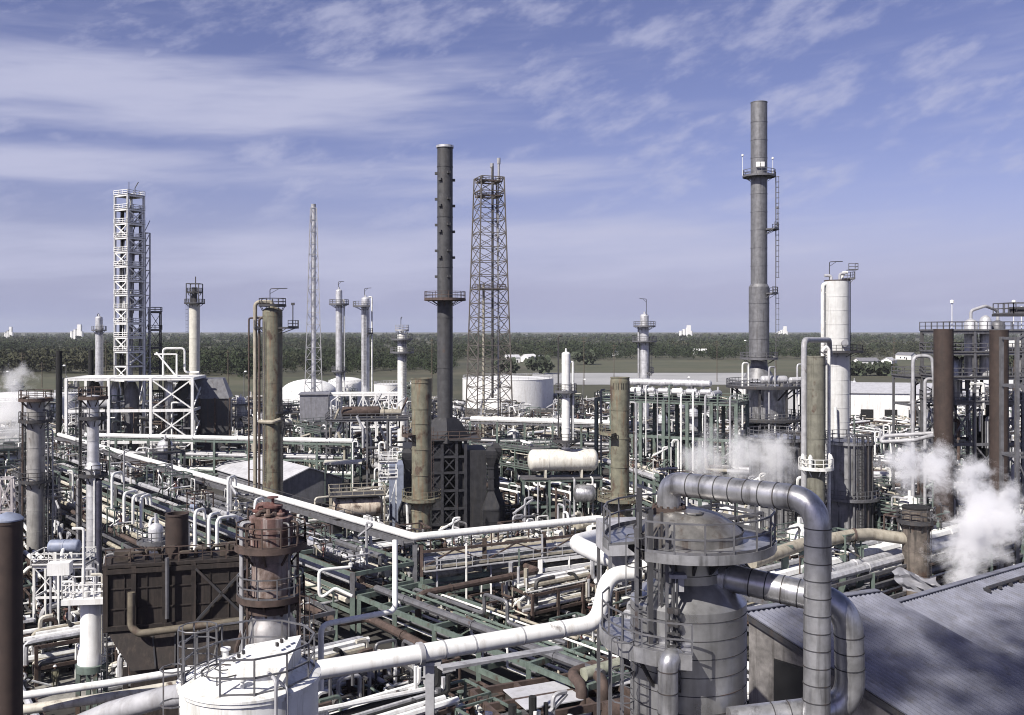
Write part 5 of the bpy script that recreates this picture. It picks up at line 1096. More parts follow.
# a worker standing by the green legs
def person(label, loc, rz):
    me = bpy.data.meshes.new('person'); bones = [((0,0,.98), .15), ((0,0,1.2), .15), ((0,0,1.42), .17), ((0,0,1.52), .07), ((0,0,1.58), .06), ((0,.01,1.68), .10), ((0,.01,1.76), .085),
        ((.19,0,1.42), .075), ((.25,.02,1.14), .055), ((.24,.08,.90), .042), ((.24,.11,.80), .04), ((-.19,0,1.42), .075), ((-.25,.02,1.14), .055), ((-.23,.10,.92), .042), ((-.22,.14,.82), .04),
        ((.10,0,.9), .11), ((.11,.02,.5), .075), ((.12,-.02,.08), .05), ((.13,.14,.04), .045), ((-.10,0,.9), .11), ((-.11,.03,.5), .075), ((-.13,0,.08), .05), ((-.14,.16,.04), .045)]
    ed = [(0,1),(1,2),(2,3),(3,4),(4,5),(5,6),(2,7),(7,8),(8,9),(9,10),(2,11),(11,12),(12,13),(13,14),(0,15),(15,16),(16,17),(17,18),(0,19),(19,20),(20,21),(21,22)]
    me.from_pydata([b[0] for b in bones], ed, []); o = bpy.data.objects.new('person', me); COL.objects.link(o)
    sk = o.modifiers.new('skin', 'SKIN'); 
    for v, b in zip(me.skin_vertices[0].data, bones): v.radius = (b[1], b[1])
    me.skin_vertices[0].data[0].use_root = True
    o.modifiers.new('sub', 'SUBSURF').levels = 1; o.modifiers['sub'].render_levels = 1
    me.materials.append(WORK); o.location = loc; o.rotation_euler = (0,0,rz); props(o, label, 'person')
    mb = MB(); mb.lathe([(.155, 1.745), (.15, 1.76), (.125, 1.77), (.12, 1.82), (.07, 1.875), (.01, 1.885)], 14, (0, .01, 0)); h = bpy.data.objects.new('hard_hat', mb.mesh('hard_hat', [WC])); COL.objects.link(h); h.parent = o
    mb = MB(); mb.lathe([(.06, 1.56), (.095, 1.62), (.1, 1.7), (.09, 1.76)], 12, (0, .015, 0)); mb.box((0, .115, 1.67), (.03, .04, .05)); h = bpy.data.objects.new('face', mb.mesh('face', [SKIN])); COL.objects.link(h); h.parent = o
    return o
person('person in khaki work clothes and white hard hat near the white vessel', G(55, 79.6, .16), R(200))
mb = MB(); mb.box((0, 0, .09), (13, 14, .15)); solo('concrete_pad', 'bare concrete pad under the standing person at the lower left', 'pad', mb, CON, G(52, 82, .04), R(20))
# ------------------------------------------------------------------ big white pipe across the foreground
t = Thing('white_pipe', 'big white pipe crossing the foreground from the white tank to the banded vessel', 'pipe', P(318, 670, 36.2), 0); t.o.name = 'header_pipe'; o_ = t.loc
pts = [P(318, 670, 36.2), P(420, 653.5, 37.6), P(597, 623, 41.5), P(608, 575, 42.2), P(640, 572, 42.5)]
mb = MB(); mb.path([p-o_ for p in pts], .36, 20, 1.0, seg=8); t.part('jacket', mb, WC)
mb = MB()
for f in (.12, .28, .55, .78): a, b = pts[1]-o_, pts[2]-o_; m = a.lerp(b, f); d_ = (b-a).normalized(); mb.path([m-d_*.03, m+d_*.03], .375, 20)
m = pts[1]-o_; mb.path([m-d_*.09, m+d_*.09], .44, 20); t.part('joint_band', mb, GYP)
mb = MB(); q = P(430, 652, 37.9)-o_; mb.ibeam((q.x, q.y, -o_.z), (q.x, q.y, q.z-.36), .34); mb.box((q.x, q.y, q.z-.4), (.9, .6, .12)); t.part('support', mb, GYP)
pipe('second white pipe curving in above the big white one at the vessel left side', [P(596, 537, 52), P(574, 543, 48.5), P(604, 557, 46), P(660, 566, 42)], .42, WC, bend=2, n=16)
mb = MB(); a, b = P(440, 668, 40), P(560, 648, 43.5); mb.bar((0,0,0), b-a, .5, .12); solo('walkway', 'narrow grey walkway slab just under the big white pipe', 'walkway', mb, GYP, a)
# white pipe with drop leg at left of it
pipe('white pipe stepping across in front of the green rack columns', [P(321, 690, 52), P(321, 625, 52), P(395, 611, 55), P(395, 540, 56.5)], .16, WC, bend=.5)
pipe('thin white pipe frame rising to a square hook among the green beams', [P(352, 596, 58), P(335, 588, 58), P(319, 600, 58), P(319, 570, 58), P(350, 567, 59)], .1, WC, bend=.3)
# bottom-left white pipes in front of the furnace
pipe('thin white pipe along the bottom left, upper one of the pair', [P(20, 696, 48), P(110, 683, 49.5), P(190, 670, 51)], .2, WC, n=12)
pipe('cream beam-like pipe along the bottom left, below the thin white one', [P(22, 710, 49), P(110, 697, 50), P(190, 683, 52)], .26, CR, n=10)
pipe('fat pale pipe rising to the white tank at the bottom left', [P(40, 742, 33), P(110, 712, 33), P(165, 697, 32.5), P(215, 689, 31)], .36, GYP, bend=1, n=18)
# right middle: tan pipe on green posts
t = Thing('tan_pipe', 'long tan insulated pipe on dark green posts behind the silver ducts', 'pipe', P(765, 553, 84), 0); t.o.name = 'header_pipe'; o_ = t.loc
pts = [P(752, 562, 84), P(800, 545, 88), P(853, 535, 91), P(872, 534, 92), P(908, 539, 92)]
mb = MB(); mb.path([p-o_ for p in pts], .58, 16, 2.0); t.part('jacket', mb, TAN)
mb = MB(); m = P(854, 535, 91)-o_; mb.path([m-Vector((.1,0,0)), m+Vector((.1,0,0))], .66, 16); t.part('joint_band', mb, RU)
for px, Y in ((785, 86.8), (803, 88), (842, 90.4), (860, 91.5)):
    m = G(px, Y)-o_; mb = MB(); mb.bar((m.x, m.y, -o_.z), (m.x, m.y, P(px, 546, Y).z-o_.z), .55); mb.box((m.x, m.y, P(px, 546, Y).z-o_.z), (1.3, .8, .25)); t.part('post', mb, GR)
column('burner_drum', 'soot-stained rusty upright drum at the end of the tan pipe, beside the steam', 'drum', 916, 92, 26, 508, PM('burnt_drum', (.13, .11, .095), .75, var=.45, dirt=(.02, .018, .016), dirt_amt=.9, rust=.4), 'flat', step=2.2, plats=((520, .5, 0, 360, DK),), ladders=((515, 575, -60, False),), rmat=DK, hmat=BLK)
mb = MB(); N_ = 12; vs = []; rg_ = random.Random(8)
for k_ in (0, .03):
    for i in range(N_+1):
        for j in range(N_+1):
            u_, v_ = i/N_, j/N_; vs.append((u_*3.4-1.7-.9*v_+.15*math.sin(v_*9+u_*5), .22*math.sin(u_*17+v_*4)+.15*math.sin(v_*13+u_*3)+k_-.9*(1-v_), v_*1.7*(.8+.2*math.sin(u_*6))))
n1 = N_+1; fs = []
for s_ in (0, n1*n1):
    for i in range(N_):
        for j in range(N_): q = s_+i*n1+j; fs.append((q, q+n1, q+n1+1, q+1))
mb.add(vs, fs); solo('tarpaulin', 'pale crumpled tarpaulin sheet hanging beside the soot-stained drum', 'tarpaulin', mb, SHD, P(924, 590, 80), R(-20))
# grey-lilac drum, left
t = Thing('horizontal_drum', 'lilac grey horizontal drum between the two banded columns at the left', 'drum', G(64, 92), R(2)); take(*G(64, 92)[:2], 3); zc = zof(546, 92); hdrum(t, (-1.2, 0, zc), (1, 0, 0), 2.5, .62, BLU, 'drum', 1, 20, True, zc-1.6, W)
frame(t, 4.6, 2.4, [zc-4.5, zc-1.6], 2, 1, W, W, .2, .18, deck=(1,), rail=(1,), brace=[('f', 0, 1)], rr=.04)
t = Thing('equipment_box', 'white box-shaped unit under the lilac grey drum at the left', 'box', G(60, 86), R(10)); mb = MB(); mb.box((0,0,zof(568, 86)), (1.9, 1.2, 1.1)); t.part('casing', mb, WC)
for x in (-.8, .8):
    mb = MB(); mb.bar((x, 0, 0), (x, 0, zof(568, 86)-.5), .16); t.part('leg', mb, GYP)
# grey hopper-like box left of the vessel platform
t = Thing('equipment_box', 'pale grey sheet-clad box just left of the ring platform of the banded vessel', 'box', G(622, 44), R(10)); mb = MB(); mb.box((0,0,zof(536, 44)), (1.9, 2.2, 1.3)); mb.lathe([(.3, zof(536, 44)-2.2), (.75, zof(536, 44)-.65)], 4); t.part('casing', mb, GYP); mb = MB()
for x in (-.85, .85):
    for y in (-1, 1): mb.bar((x, y, 0), (x, y, zof(536, 44)-.6), .14)
t.part('leg', mb, GY); take(*G(622, 44)[:2], 2)
# ------------------------------------------------------------------ pipe racks
rg = random.Random(99)
A = Vector((-10, 98, 0)); B = Vector((-93, 195, 0)); uL = (B-A).normalized(); nL = Vector((-uL.y*1.0, uL.x, 0))
# the long diagonal rack: near corner -> upper left, its width to the camera side
L1 = rack('pipe_rack', 'long diagonal pipe rack running from the centre corner to the upper left', A, B, 7.4, [2.6, 4.4, 6.3], 11, GR, GR, side=1, extra=8.0, cm2=GY, split=3.9, brace=(0, 3, 6, 9), cw=.5, bw=.34)
for z, nm, lo, hi in ((2.6, 'bottom', .1, .36), (4.4, 'middle', .12, .42), (6.3, 'top', .08, .3)):
    auto_pipes(rg, L1, z, 'pipe', f'on the {nm} tier of the long diagonal rack', f'pipes on the {nm} tier of the long diagonal rack', lo=lo, hi=hi, stop=7.0 if nm != 'top' else 5.5, gap=.16,
               kinds=[(TAN, 'tan'), (CR, 'cream'), (GY, 'dull grey'), (GYP, 'pale grey'), (GR, 'green'), (RU, 'rusty brown'), (GY, 'dull grey'), (CR, 'cream')])
o_ = A-nL*0; up = Vector((0,0,8.0))
R1B = PZ(600, 525, 8.0); R1e = Vector((R1B.x, R1B.y, 0))
t = Thing('white_header', 'bright white header pipe along the diagonal rack, turning the corner to the right', 'pipe', A+up, 0); t.o.name = 'header_pipe'
mb = MB(); mb.path([B-A+Vector((0,0,.75)), Vector((0,0,.75)), R1e-A+Vector((0,0,.75)), R1e-A+Vector((3.5, -5, -.4))], .40, 14, .8); t.part('jacket', mb, WC)
sb = MB()
for i in range(22):
    p = uL*(3+i*5.6)+Vector((0,0,.22)); sb.box((p.x, p.y, p.z), (.5, .3, .36))
t.part('shoe', sb, GY)
mb = MB(); q = nL*.75+Vector((0,0,.12)); mb.bar(q, q+(B-A), 1.0, .22); q2 = nL*1.42+Vector((0,0,.3)); mb.bar(q2, q2+(B-A), .06, .5); q3 = nL*.08+Vector((0,0,.2)); mb.bar(q3, q3+(B-A), .06, .4); solo('cable_tray', 'grey cable tray along the diagonal rack just below the bright white header', 'cable tray', mb, GY, A+up)
mb = MB(); q = -nL*1.3+Vector((0,0,.2)); mb.bar(q, q+(B-A), .5, .12); mb.rail([q+nL*.2+(B-A)*f for f in [i/24 for i in range(25)]], 1.0, .035, 4.5, toe=False); solo('walkway', 'dark railed walkway along the far side of the bright white header', 'walkway', mb, DK, A+up)
for i, f in enumerate((.12, .42, .45, .7)):
    p = A+(B-A)*f+nL*.6; mb = MB(); mb.box((0,0,0), (1.4, 1.2, 1.3)); mb.box((0, 0, .8), (1.0, .8, .3)); solo('junction_box', ('dark box clamped on the diagonal rack behind the rusty red column', 'dark box on the diagonal rack above the short fat brown stack, nearer the centre', 'dark box on the diagonal rack above the short fat brown stack, farther left', 'dark box on the diagonal rack near the silver topped column')[i], 'box', mb, DK, p+Vector((0,0,7.5)), math.atan2(uL.y, uL.x))
# right branch
R1 = rack('pipe_rack', 'short pipe rack with a green braced front from the corner to the big silver vessel', A+Vector((.6,.3,0)), R1e, 7.5, [2.0, 3.6, 5.4], 3, GR, GR, side=1, extra=7.9, cm2=RU, split=4.6, brace=(0,), cw=.48, bw=.36)
for z, nm in ((2.0, 'bottom'), (3.6, 'middle'), (5.4, 'top')):
    auto_pipes(rg, R1, z, 'pipe', f'on the {nm} tier of the green braced rack at the corner', f'pipes on the {nm} tier of the green braced corner rack', lo=.1, hi=.42, gap=.16, kinds=[(TAN, 'tan'), (CR, 'cream'), (GYP, 'pale grey'), (WC, 'bright white'), (W, 'white'), (SV, 'silver')])
t = Thing('rack_frame', 'brown upper frame with X-braces over the front of the green corner rack', 'structure', R1.A, 0)
for z, m_ in ((5.5, TAN), (7.2, RU)):
    mb = MB(); q = Vector((0,0,z))-R1.v*.35; mb.bar(q, q+R1.u*R1.L, .2, .26); t.part('beam', mb, m_)
for z in (1.5, 2.8, 4.1):
    mb = MB(); q = Vector((0,0,z))-R1.v*.34; mb.bar(q, q+R1.u*(R1.L*.36), .24, .42); t.part('beam', mb, GR)
for i in range(3):
    for s in (0, 1):
        mb = MB(); q = R1.u*(R1.L*(i+s)/3)-R1.v*.36; q2 = R1.u*(R1.L*(i+1-s)/3)-R1.v*.36; mb.bar(q+Vector((0,0,5.6)), (q+q2)/2+Vector((0,0,7.1)), .14); t.part('brace', mb, RU)
mb = MB(); q = -R1.v*1.0+R1.u*(R1.L*.62)
for z in (1.6, 2.8, 4.0, 5.0): mb.bar(q+Vector((0,0,z)), q+R1.u*7.5+Vector((0,0,z)), .3, .36)
for f in (0, 1): mb.bar(q+R1.u*(7.5*f), q+R1.u*(7.5*f)+Vector((0,0,5.2)), .5)
mb.bar(q+Vector((0,0,.4)), q+R1.u*3.7+Vector((0,0,2.7)), .2); mb.bar(q+R1.u*7.5+Vector((0,0,.4)), q+R1.u*3.8+Vector((0,0,2.68)), .2); t.part('side_frame', mb, WC, label='white side frame with inverted V brace')
for i in range(7):
    q = R1.u*(R1.L*(i+.5)/7)-R1.v*(.55+.5*(i % 2)); mb = MB(); mb.bar(q, q+Vector((0,0,(6.6, 7.8, 5.2)[i % 3])), .2); t.part('post', mb, (GYP, W, GYP, GR)[i % 4])
mb = MB(); q = -R1.v*.9+Vector((0,0,5.3)); mb.bar(q, q+R1.u*R1.L, .5, .08); mb.rail([q+R1.u*(R1.L*f) for f in (0, .25, .5, .75, 1)], 1.05, .035, 1.6, toe=False); t.part('walkway', mb, GYP)
# brown continuation toward the camera
C0 = A-uL*1.2+nL*.4; C1 = C0-uL*31
FR = rack('pipe_rack', 'low rusty brown pipe rack continuing toward the camera below the big white pipe', C0, C1, 7.0, [2.4, 4.4], 5, GR, GR, side=-1, brace=(1, 3), cw=.4, bw=.4)
for z, nm in ((2.4, 'lower'), (4.4, 'upper')):
    auto_pipes(rg, FR, z, 'pipe', f'on the {nm} tier of the low rusty rack', f'pipes on the {nm} tier of the low rusty rack', lo=.08, hi=.3, gap=.3, kinds=[(TAN, 'tan'), (W, 'white'), (W, 'white'), (GY, 'dull grey'), (GYP, 'pale grey'), (SV, 'silver'), (GR, 'green')])
# second diagonal rack farther left and lower
A2 = A+nL*11-uL*3; B2 = A2+uL*100
L2 = rack('pipe_rack', 'lower rack with fat tan pipes, left of and parallel to the long diagonal rack', A2, B2, 5.6, [2.2, 4.0], 12, GR, GY, side=1, cw=.34, bw=.3, brace=(2, 7))
rack_pipes(L2, 4.0, [(1.0, .55, CR, 'fat cream insulated pipe left of the long diagonal rack'), (2.6, .3, W, 'white pipe next to the fat cream one left of the diagonal rack')], 'fat pipes left of the long diagonal rack', .18, .75, 12)
auto_pipes(rg, L2, 4.0, 'pipe', 'beside the fat cream pipe', 'pipes beside the fat cream pipe', start=3.2, kinds=[(W, 'white'), (TAN, 'tan'), (GY, 'dull grey'), (RU, 'rusty brown')])
auto_pipes(rg, L2, 2.2, 'pipe', 'under the fat cream pipe', 'pipes under the fat cream pipe', kinds=[(W, 'white'), (TAN, 'tan'), (GY, 'dull grey'), (RU, 'rusty brown'), (GR, 'green')])
# white hooked risers standing in front of it
for i, (px, yt, yb, Y, dx) in enumerate(((124, 493, 522, 112, 12), (133, 496, 524, 110, 13), (141, 497, 528, 109, 9), (195, 511, 560, 97, 9), (209, 515, 562, 95, 10), (217, 518, 566, 94, 20), (55, 548, 590, 92, 6), (62, 550, 590, 91, 7), (112, 474, 510, 120, 10), (150, 520, 560, 101, 7), (228, 478, 520, 118, 7), (255, 500, 540, 108, 8))):
    mbp = [G(px, Y, zof(yb, Y)), P(px, yt, Y), P(px+dx, yt-2.5, Y+2.2), P(px+dx+1, yt+8, Y+2.4)]
    pipe(('white hooked riser pipe left of the short fat brown stack' if i < 3 else 'white hooked riser pipe right of the short fat brown stack' if i < 6 else 'white hooked riser pipe among the columns at the left' if i < 9 else 'white hooked riser pipe beside the long diagonal rack'), mbp, .17, WC, 'white hooked risers', bend=.6, n=10)
# horizontal racks farther back
H1 = rack('pipe_rack', 'level pipe rack with twin white pipes crossing behind the long diagonal rack at the left', G(84, 186), G(352, 176), 5, [3.0, 6.0, zof(441, 180)], 8, GR, GR, side=1, cw=.4, bw=.34)
rack_pipes(H1, H1.o.location.z+zof(441, 180), [(.5, .42, WC, 'bright white front pipe on the level rack behind the diagonal rack'), (1.7, .3, GYP, 'pale grey pipe behind the bright white one on the level rack'), (2.8, .3, W, 'rearmost white pipe on the level rack behind the diagonal rack')], 'pipes on top of the level rack behind the diagonal rack')
auto_pipes(rg, H1, 6.0, 'pipe', 'on the middle tier of the level rear rack', 'pipes on the middle tier of the level rack', kinds=[(GYP, 'pale grey'), (RU, 'rusty brown'), (CR, 'cream'), (GR, 'green')])
auto_pipes(rg, H1, 3.0, 'pipe', 'on the bottom tier of the level rear rack', 'pipes on the bottom tier of the level rack', kinds=[(CR, 'cream'), (W, 'white'), (GR, 'green')])
H2 = rack('pipe_rack', 'long pipe rack with white headers behind the cream drum, right of the dark furnace', G(470, 188), G(640, 178), 6, [4.5, 8, zof(424, 183)], 6, GR, GY, side=1, cw=.4, bw=.34, brace=(1, 4))
zz = zof(424, 183)
rack_pipes(H2, zz, [(.6, .5, WC, 'bright white front header on the rack behind the cream drum'), (2.2, .32, SV, 'silver header on the rack behind the cream drum'), (4, .4, W, 'rear white header on the rack behind the cream drum')], 'headers on the rack behind the cream drum')
for z, nm in ((4.5, 'bottom'), (8, 'middle')):
    auto_pipes(rg, H2, z, 'pipe', f'on the {nm} tier of the rack behind the cream drum', f'pipes on the {nm} tier of the rack behind the cream drum')
H3 = rack('pipe_rack', 'green pipe rack running in depth between the cream drum and the flared olive stack', G(600, 150), G(700, 118), 5, [3, 6, 9.2], 5, GR, GR, side=1, cw=.42, bw=.34, brace=(0, 3))
for z, nm in ((3, 'bottom'), (6, 'middle'), (9.2, 'top')):
    auto_pipes(rg, H3, z, 'pipe', f'on the {nm} tier of the rack behind the flared olive stack', f'pipes on the {nm} tier of the rack behind the flared olive stack', kinds=[(W, 'white'), (GYP, 'pale grey'), (SV, 'silver'), (GY, 'dull grey'), (CR, 'cream')])
# right-hand racks with long white ducts
RRa = PZ(770, 602, 7.6); RRb = PZ(1080, 514, 7.6)
RR = rack('pipe_rack', 'low pipe rack with long white and silver headers at the right, beyond the zinc roofs', RRa, RRb, 7, [5.0, 7.6], 8, GR, GY, side=1, cw=.34, bw=.3)
rack_pipes(RR, 7.6, [(.6, .42, SV, 'front silver header on the rack beyond the zinc roofs'), (1.9, .42, SV, 'second silver header on the rack beyond the zinc roofs'), (3.4, .5, WC, 'fat bright white header on the rack beyond the zinc roofs'), (4.8, .3, W, 'thin white header on the rack beyond the zinc roofs'), (5.9, .36, GYP, 'pale grey rear header on the rack beyond the zinc roofs')], 'headers beyond the zinc roofs')
auto_pipes(rg, RR, 5.0, 'pipe', 'on the lower tier of the rack beyond the zinc roofs', 'lower pipes beyond the zinc roofs')
R3a = PZ(640, 500, 5); R3b = PZ(760, 560, 5)
R4 = rack('pipe_rack', 'grey pipe rack running behind the stained tanks at the right', G(700, 150), G(1060, 138), 6, [4, 7.5], 10, GY, GY, side=1, cw=.34, bw=.3, brace=(2, 6))
for z, nm in ((4, 'lower'), (7.5, 'upper')):
    auto_pipes(rg, R4, z, 'pipe', f'on the {nm} tier of the rack behind the stained grey tanks', f'pipes on the {nm} tier of the rack behind the stained tanks')
# rusty low deck at the bottom centre with elbows
t = Thing('low_deck', 'low rusty beam deck with pale sheets and rusty elbows at the bottom centre', 'structure', G(575, 70), R(24)); t.o.name = 'equipment_deck'; take(*G(575, 70)[:2], 6); zd = zof(690, 70)
frame(t, 14, 6, [zd], 4, 2, RU, RU, .35, .42)
mb = MB(); mb.box((-2.6, 0, zd+.06), (4.6, 4.0, .08)); mb.box((3.6, .8, zd+.09), (3.4, 3, .08)); t.part('sheet', mb, RFP)
for x in (-.3, 1.5):
    mb = MB(); mb.path([(x, -1.6, zd-.5), (x, -1.6, zd+.9), (x+.2, .4, zd+1.1), (x+2.6, 1.2, zd+1.1)], .42, 12, .8); t.part('elbow', mb, RU)
mb = MB(); mb.tube((.6, -.2, zd+1.1), (4.2, .5, zd+1.2), .5, 14); t.part('duct', mb, PM('sage_duct', (.28, .29, .23), .7, dirt_amt=.5, rust=.2))
mb = MB(); mb.tube((.5, -3.4, zd-.6), (8.5, -3.2, zd-.5), .85, 16); t.part('duct', mb, RU)
for i in range(5):
    mb = MB(); mb.tube((-7, -2.5+i*1.1, zd-.9), (7, -2.5+i*1.1, zd-.9), .16+.05*(i % 3), 8); t.part('pipe', mb, (W, TAN, GY, RU, W)[i])

# ------------------------------------------------------------------ process modules that fill the plant between the landmarks
MARKS = [('the dark furnace', 448, 500), ('the cream drum', 560, 459), ('the flared olive stack', 620, 470), ('the olive brown column', 272, 440), ('the rusty red column', 270, 570), ('the brown furnace box', 178, 610), ('the white X-braced frame', 138, 405),
  ('the tall lattice mast', 313, 390), ('the rusty derrick', 488, 400), ('the round white tank', 530, 395), ('the tallest grey stack', 759, 400), ('the thick white column', 837, 430), ('the plain olive stack', 816, 480), ('the left brown stack', 943, 420), ('the right brown stack', 999, 430),
  ('the banded vessel', 688, 600), ('the zinc roofs', 930, 620), ('the tan pipe', 830, 540), ('the soot-stained drum', 916, 540), ('the grey shed', 290, 480), ('the white skirted vessel', 92, 630), ('the banded left column', 36, 480), ('the silver topped column', 93, 470), ('the diagonal rack', 200, 490), ('the white header corner', 415, 545),
  ('the white warehouse', 880, 400), ('the silver davit column', 645, 350), ('the flat grey building', 315, 410), ('the exchanger deck', 670, 400), ('the slender white column', 566, 400), ('the short olive stack', 421, 440), ('the stained grey tank', 849, 480), ('the right-hand gantry', 1015, 400), ('the big white pipe', 500, 640), ('the fat brown stack', 177, 540), ('the white domed tanks', 320, 392), ('the black casing', 209, 405)]
USED = set()
def rel(px, py, m):
    dx, dy = px-m[1], py-m[2]
    if abs(dx) > abs(dy)*1.2: return 'right of' if dx > 0 else 'left of'
    return 'in front of' if dy > 0 else 'behind'
def unique(desc, px, py):
    """label and group, from the landmarks nearest in the picture: one landmark if that is enough, else two"""
    ms = sorted(MARKS, key=lambda q: math.hypot(q[1]-px, (q[2]-py)*1.4))[:6]; ps = [f'{rel(px, py, m)} {m[0]}' for m in ms]
    for s in [f'{desc} {ps[0]}']+[f'{desc} {ps[0]}, {p}' for p in ps[1:]]+[f'{desc} {ps[1]}, {p}' for p in ps[2:]]+[f'{desc} {ps[2]}, {p}' for p in ps[3:]]:
        if s not in USED and s not in LABELS and len(s.split()) <= 16: USED.add(s); return s, f'{desc} {ps[0]}'
    return f'{desc} {ps[0]}', f'{desc} {ps[0]}'
def pipes_in(t, rg, n, w, d, h, mats, rmin=.07, rmax=.26):
    n = int(n*1.5)
    for i in range(n):
        x, y = rg.uniform(-w/2, w/2), rg.uniform(-d/2, d/2); z = rg.uniform(.4, h); mb = MB(); k = rg.random(); r = rg.uniform(rmin, rmax)
        if k < .4:
            z2 = min(h*1.08, z+rg.uniform(1.5, h*.6)); mb.path([(x, y, max(.1, z*.5)), (x, y, z2), (x+rg.choice((-1, 1))*rg.uniform(.8, 2.5), y, z2)], r, 6, r*2.5, seg=3)
        elif k < .6:
            z2 = rg.uniform(h*.3, h); mb.path([(x, y, .1), (x, y, z2), (x, y+rg.choice((-1, 1))*rg.uniform(.8, 2), z2), (x, y+.001+rg.choice((-1, 1))*2, z2-rg.uniform(.5, 2))], r, 6, r*2.5, seg=3)
        elif k < .85: mb.path([(-w/2-.6, y, z), (x, y, z), (x, y, z+.01+rg.uniform(-.5, 1)), (w/2+.6, y, z+rg.uniform(-.5, 1))], r, 6, r*2.5, seg=3)
        else: mb.path([(x, -d/2-.6, z), (x, d/2+.6, z)], r, 6)
        t.part('pipe', mb, rg.choice(mats))
PAL = [W, W, WC, WC, GYP, GY, GY, SV, RU, TAN, CR, CR, DK, DK, BLK, GR]
def m_frame(t, rg, steel, h, deckm):
    w, d = 8, 6; lv = [h*.34, h*.68, h]
    frame(t, w, d, lv, 2, 1, steel, steel, .3, .28, deck=(1, 2) if deckm else (1,), rail=(1, 2) if deckm else (1,), brace=[('f', 0, 0), ('f', 1, 1), ('l', 0, 1), ('r', 0, 2)], rr=.04)
    hdrum(t, (-2.8, 0, lv[1]+1.0), (1, 0, 0), 4.2, .8, rg.choice((W, SV, GYP, TAN)), z0=lv[1]+.1, n=12, smat=GY)
    exchanger(t, (-2.0, -1.6, lv[0]+.9), (1, 0, 0), 4, .5, rg.choice((SV, GYP, RU)), lv[0], GY); exchanger(t, (-2.0, 1.4, lv[0]+.9), (1, 0, 0), 4, .5, rg.choice((SV, W)), lv[0], GY)
    pipes_in(t, rg, 17, w, d, h, PAL)
def m_vessel(t, rg, steel, h):
    frame(t, 5, 5, [h*.3, h*.6, h*.9], 1, 1, steel, steel, .26, .24, deck=(0, 1, 2), rail=(0, 1, 2), brace=[('f', 0, 0), ('f', 0, 1), ('r', 0, 1)], rr=.04)
    mb = MB(); r = 1.25; mb.lathe(bandprof(r, 0, h, 2.2, .04)+[(r*.8, h+.5), (r*.3, h+.8), (.2, h+.85), (.2, h+1.5)], 16); t.part('vessel', mb, rg.choice((W, SV, GY, TAN)))
    mb = MB(); mb.ladder((1.6, -1.4, 0), h, R(-40), r=.035); t.part('ladder', mb, steel); pipes_in(t, rg, 14, 5.5, 5.5, h, PAL)
def m_low(t, rg, steel):
    frame(t, 10, 5, [1.8, 3.6], 3, 1, steel, steel, .26, .24)
    for z in (1.8, 3.6):
        y = -2.2
        while y < 2.3:
            r = rg.uniform(.08, .3); mb = MB(); x0 = rg.uniform(-6, -4.6); x1 = rg.uniform(4.4, 6); pts = [(x0, y, z+r), (x1, y, z+r)]
            if rg.random() < .5: pts = [(x0, y, max(.2, z-1.6)), (x0, y, z+r), (x1, y, z+r), (x1, y, z+rg.uniform(.8, 2.4))]
            mb.path(pts, r, 7, r*2.5, seg=3); t.part('pipe', mb, rg.choice(PAL)); y += 2*r+rg.uniform(.1, .4)
    pipes_in(t, rg, 8, 9, 5, 4.5, PAL)
def m_exch(t, rg):
    for i in range(3):
        m_ = rg.choice((SV, W, GYP, TAN, GY))
        exchanger(t, (-2.6+rg.uniform(-.3, .3), -2.6+i*2.6, 2.0), (1, 0, 0), 5.4, .7, m_, 0); exchanger(t, (-2.6, -2.6+i*2.6, 4.1), (1, 0, 0), 5.4, .66, m_, 2.6, GY)
    pipes_in(t, rg, 14, 8, 7, 5.5, PAL)
def m_risers(t, rg):
    for i in range(9):
        x = -4+i*1.0; y = rg.uniform(-1, 1); h = rg.uniform(5, 9.5); mb = MB(); r = rg.uniform(.1, .22); mb.path([(x, y-1.4, .1), (x, y-1.4, h), (x, y, h), (x, y, h-rg.uniform(1.5, 5)), (x+1, y+1, h-6)], r, 7, r*3, seg=4); t.part('pipe', mb, rg.choice((W, W, WC, GYP, SV, GY)))
    frame(t, 9, 2.2, [3, 6], 3, 1, GR, GR, .24, .22); pipes_in(t, rg, 7, 9, 4, 6, PAL)
def m_valves(t, rg):
    for i in range(10):
        y = -4+i*.85; z = rg.uniform(.6, 2.4); r = rg.uniform(.08, .24); mb = MB(); mb.path([(-5, y, z), (rg.uniform(-3, 0), y, z), (rg.uniform(0, 2), y+.4, z+.5), (5, y+.4, z+.5)], r, 7, r*2, seg=3)
        for x in (-2.2, 3.1): mb.lathe([(r*1.4, z-r), (r*1.7, z), (r*.8, z+r*1.6), (r*.3, z+r*2), (r*.3, z+r*3.4), (r*1.8, z+r*3.5), (r*1.8, z+r*3.9), (.02, z+r*4)], 8, (x+i*.1, y, 0))
        t.part('pipe', mb, rg.choice(PAL))
    for x in (-3.6, 0, 3.6):
        mb = MB(); mb.box((x, 0, .45), (.4, 9.2, .3)); mb.box((x, -4, .2), (.4, .4, .4)); mb.box((x, 4, .2), (.4, .4, .4)); t.part('sleeper', mb, CON)
    pipes_in(t, rg, 12, 9, 8, 4, PAL)
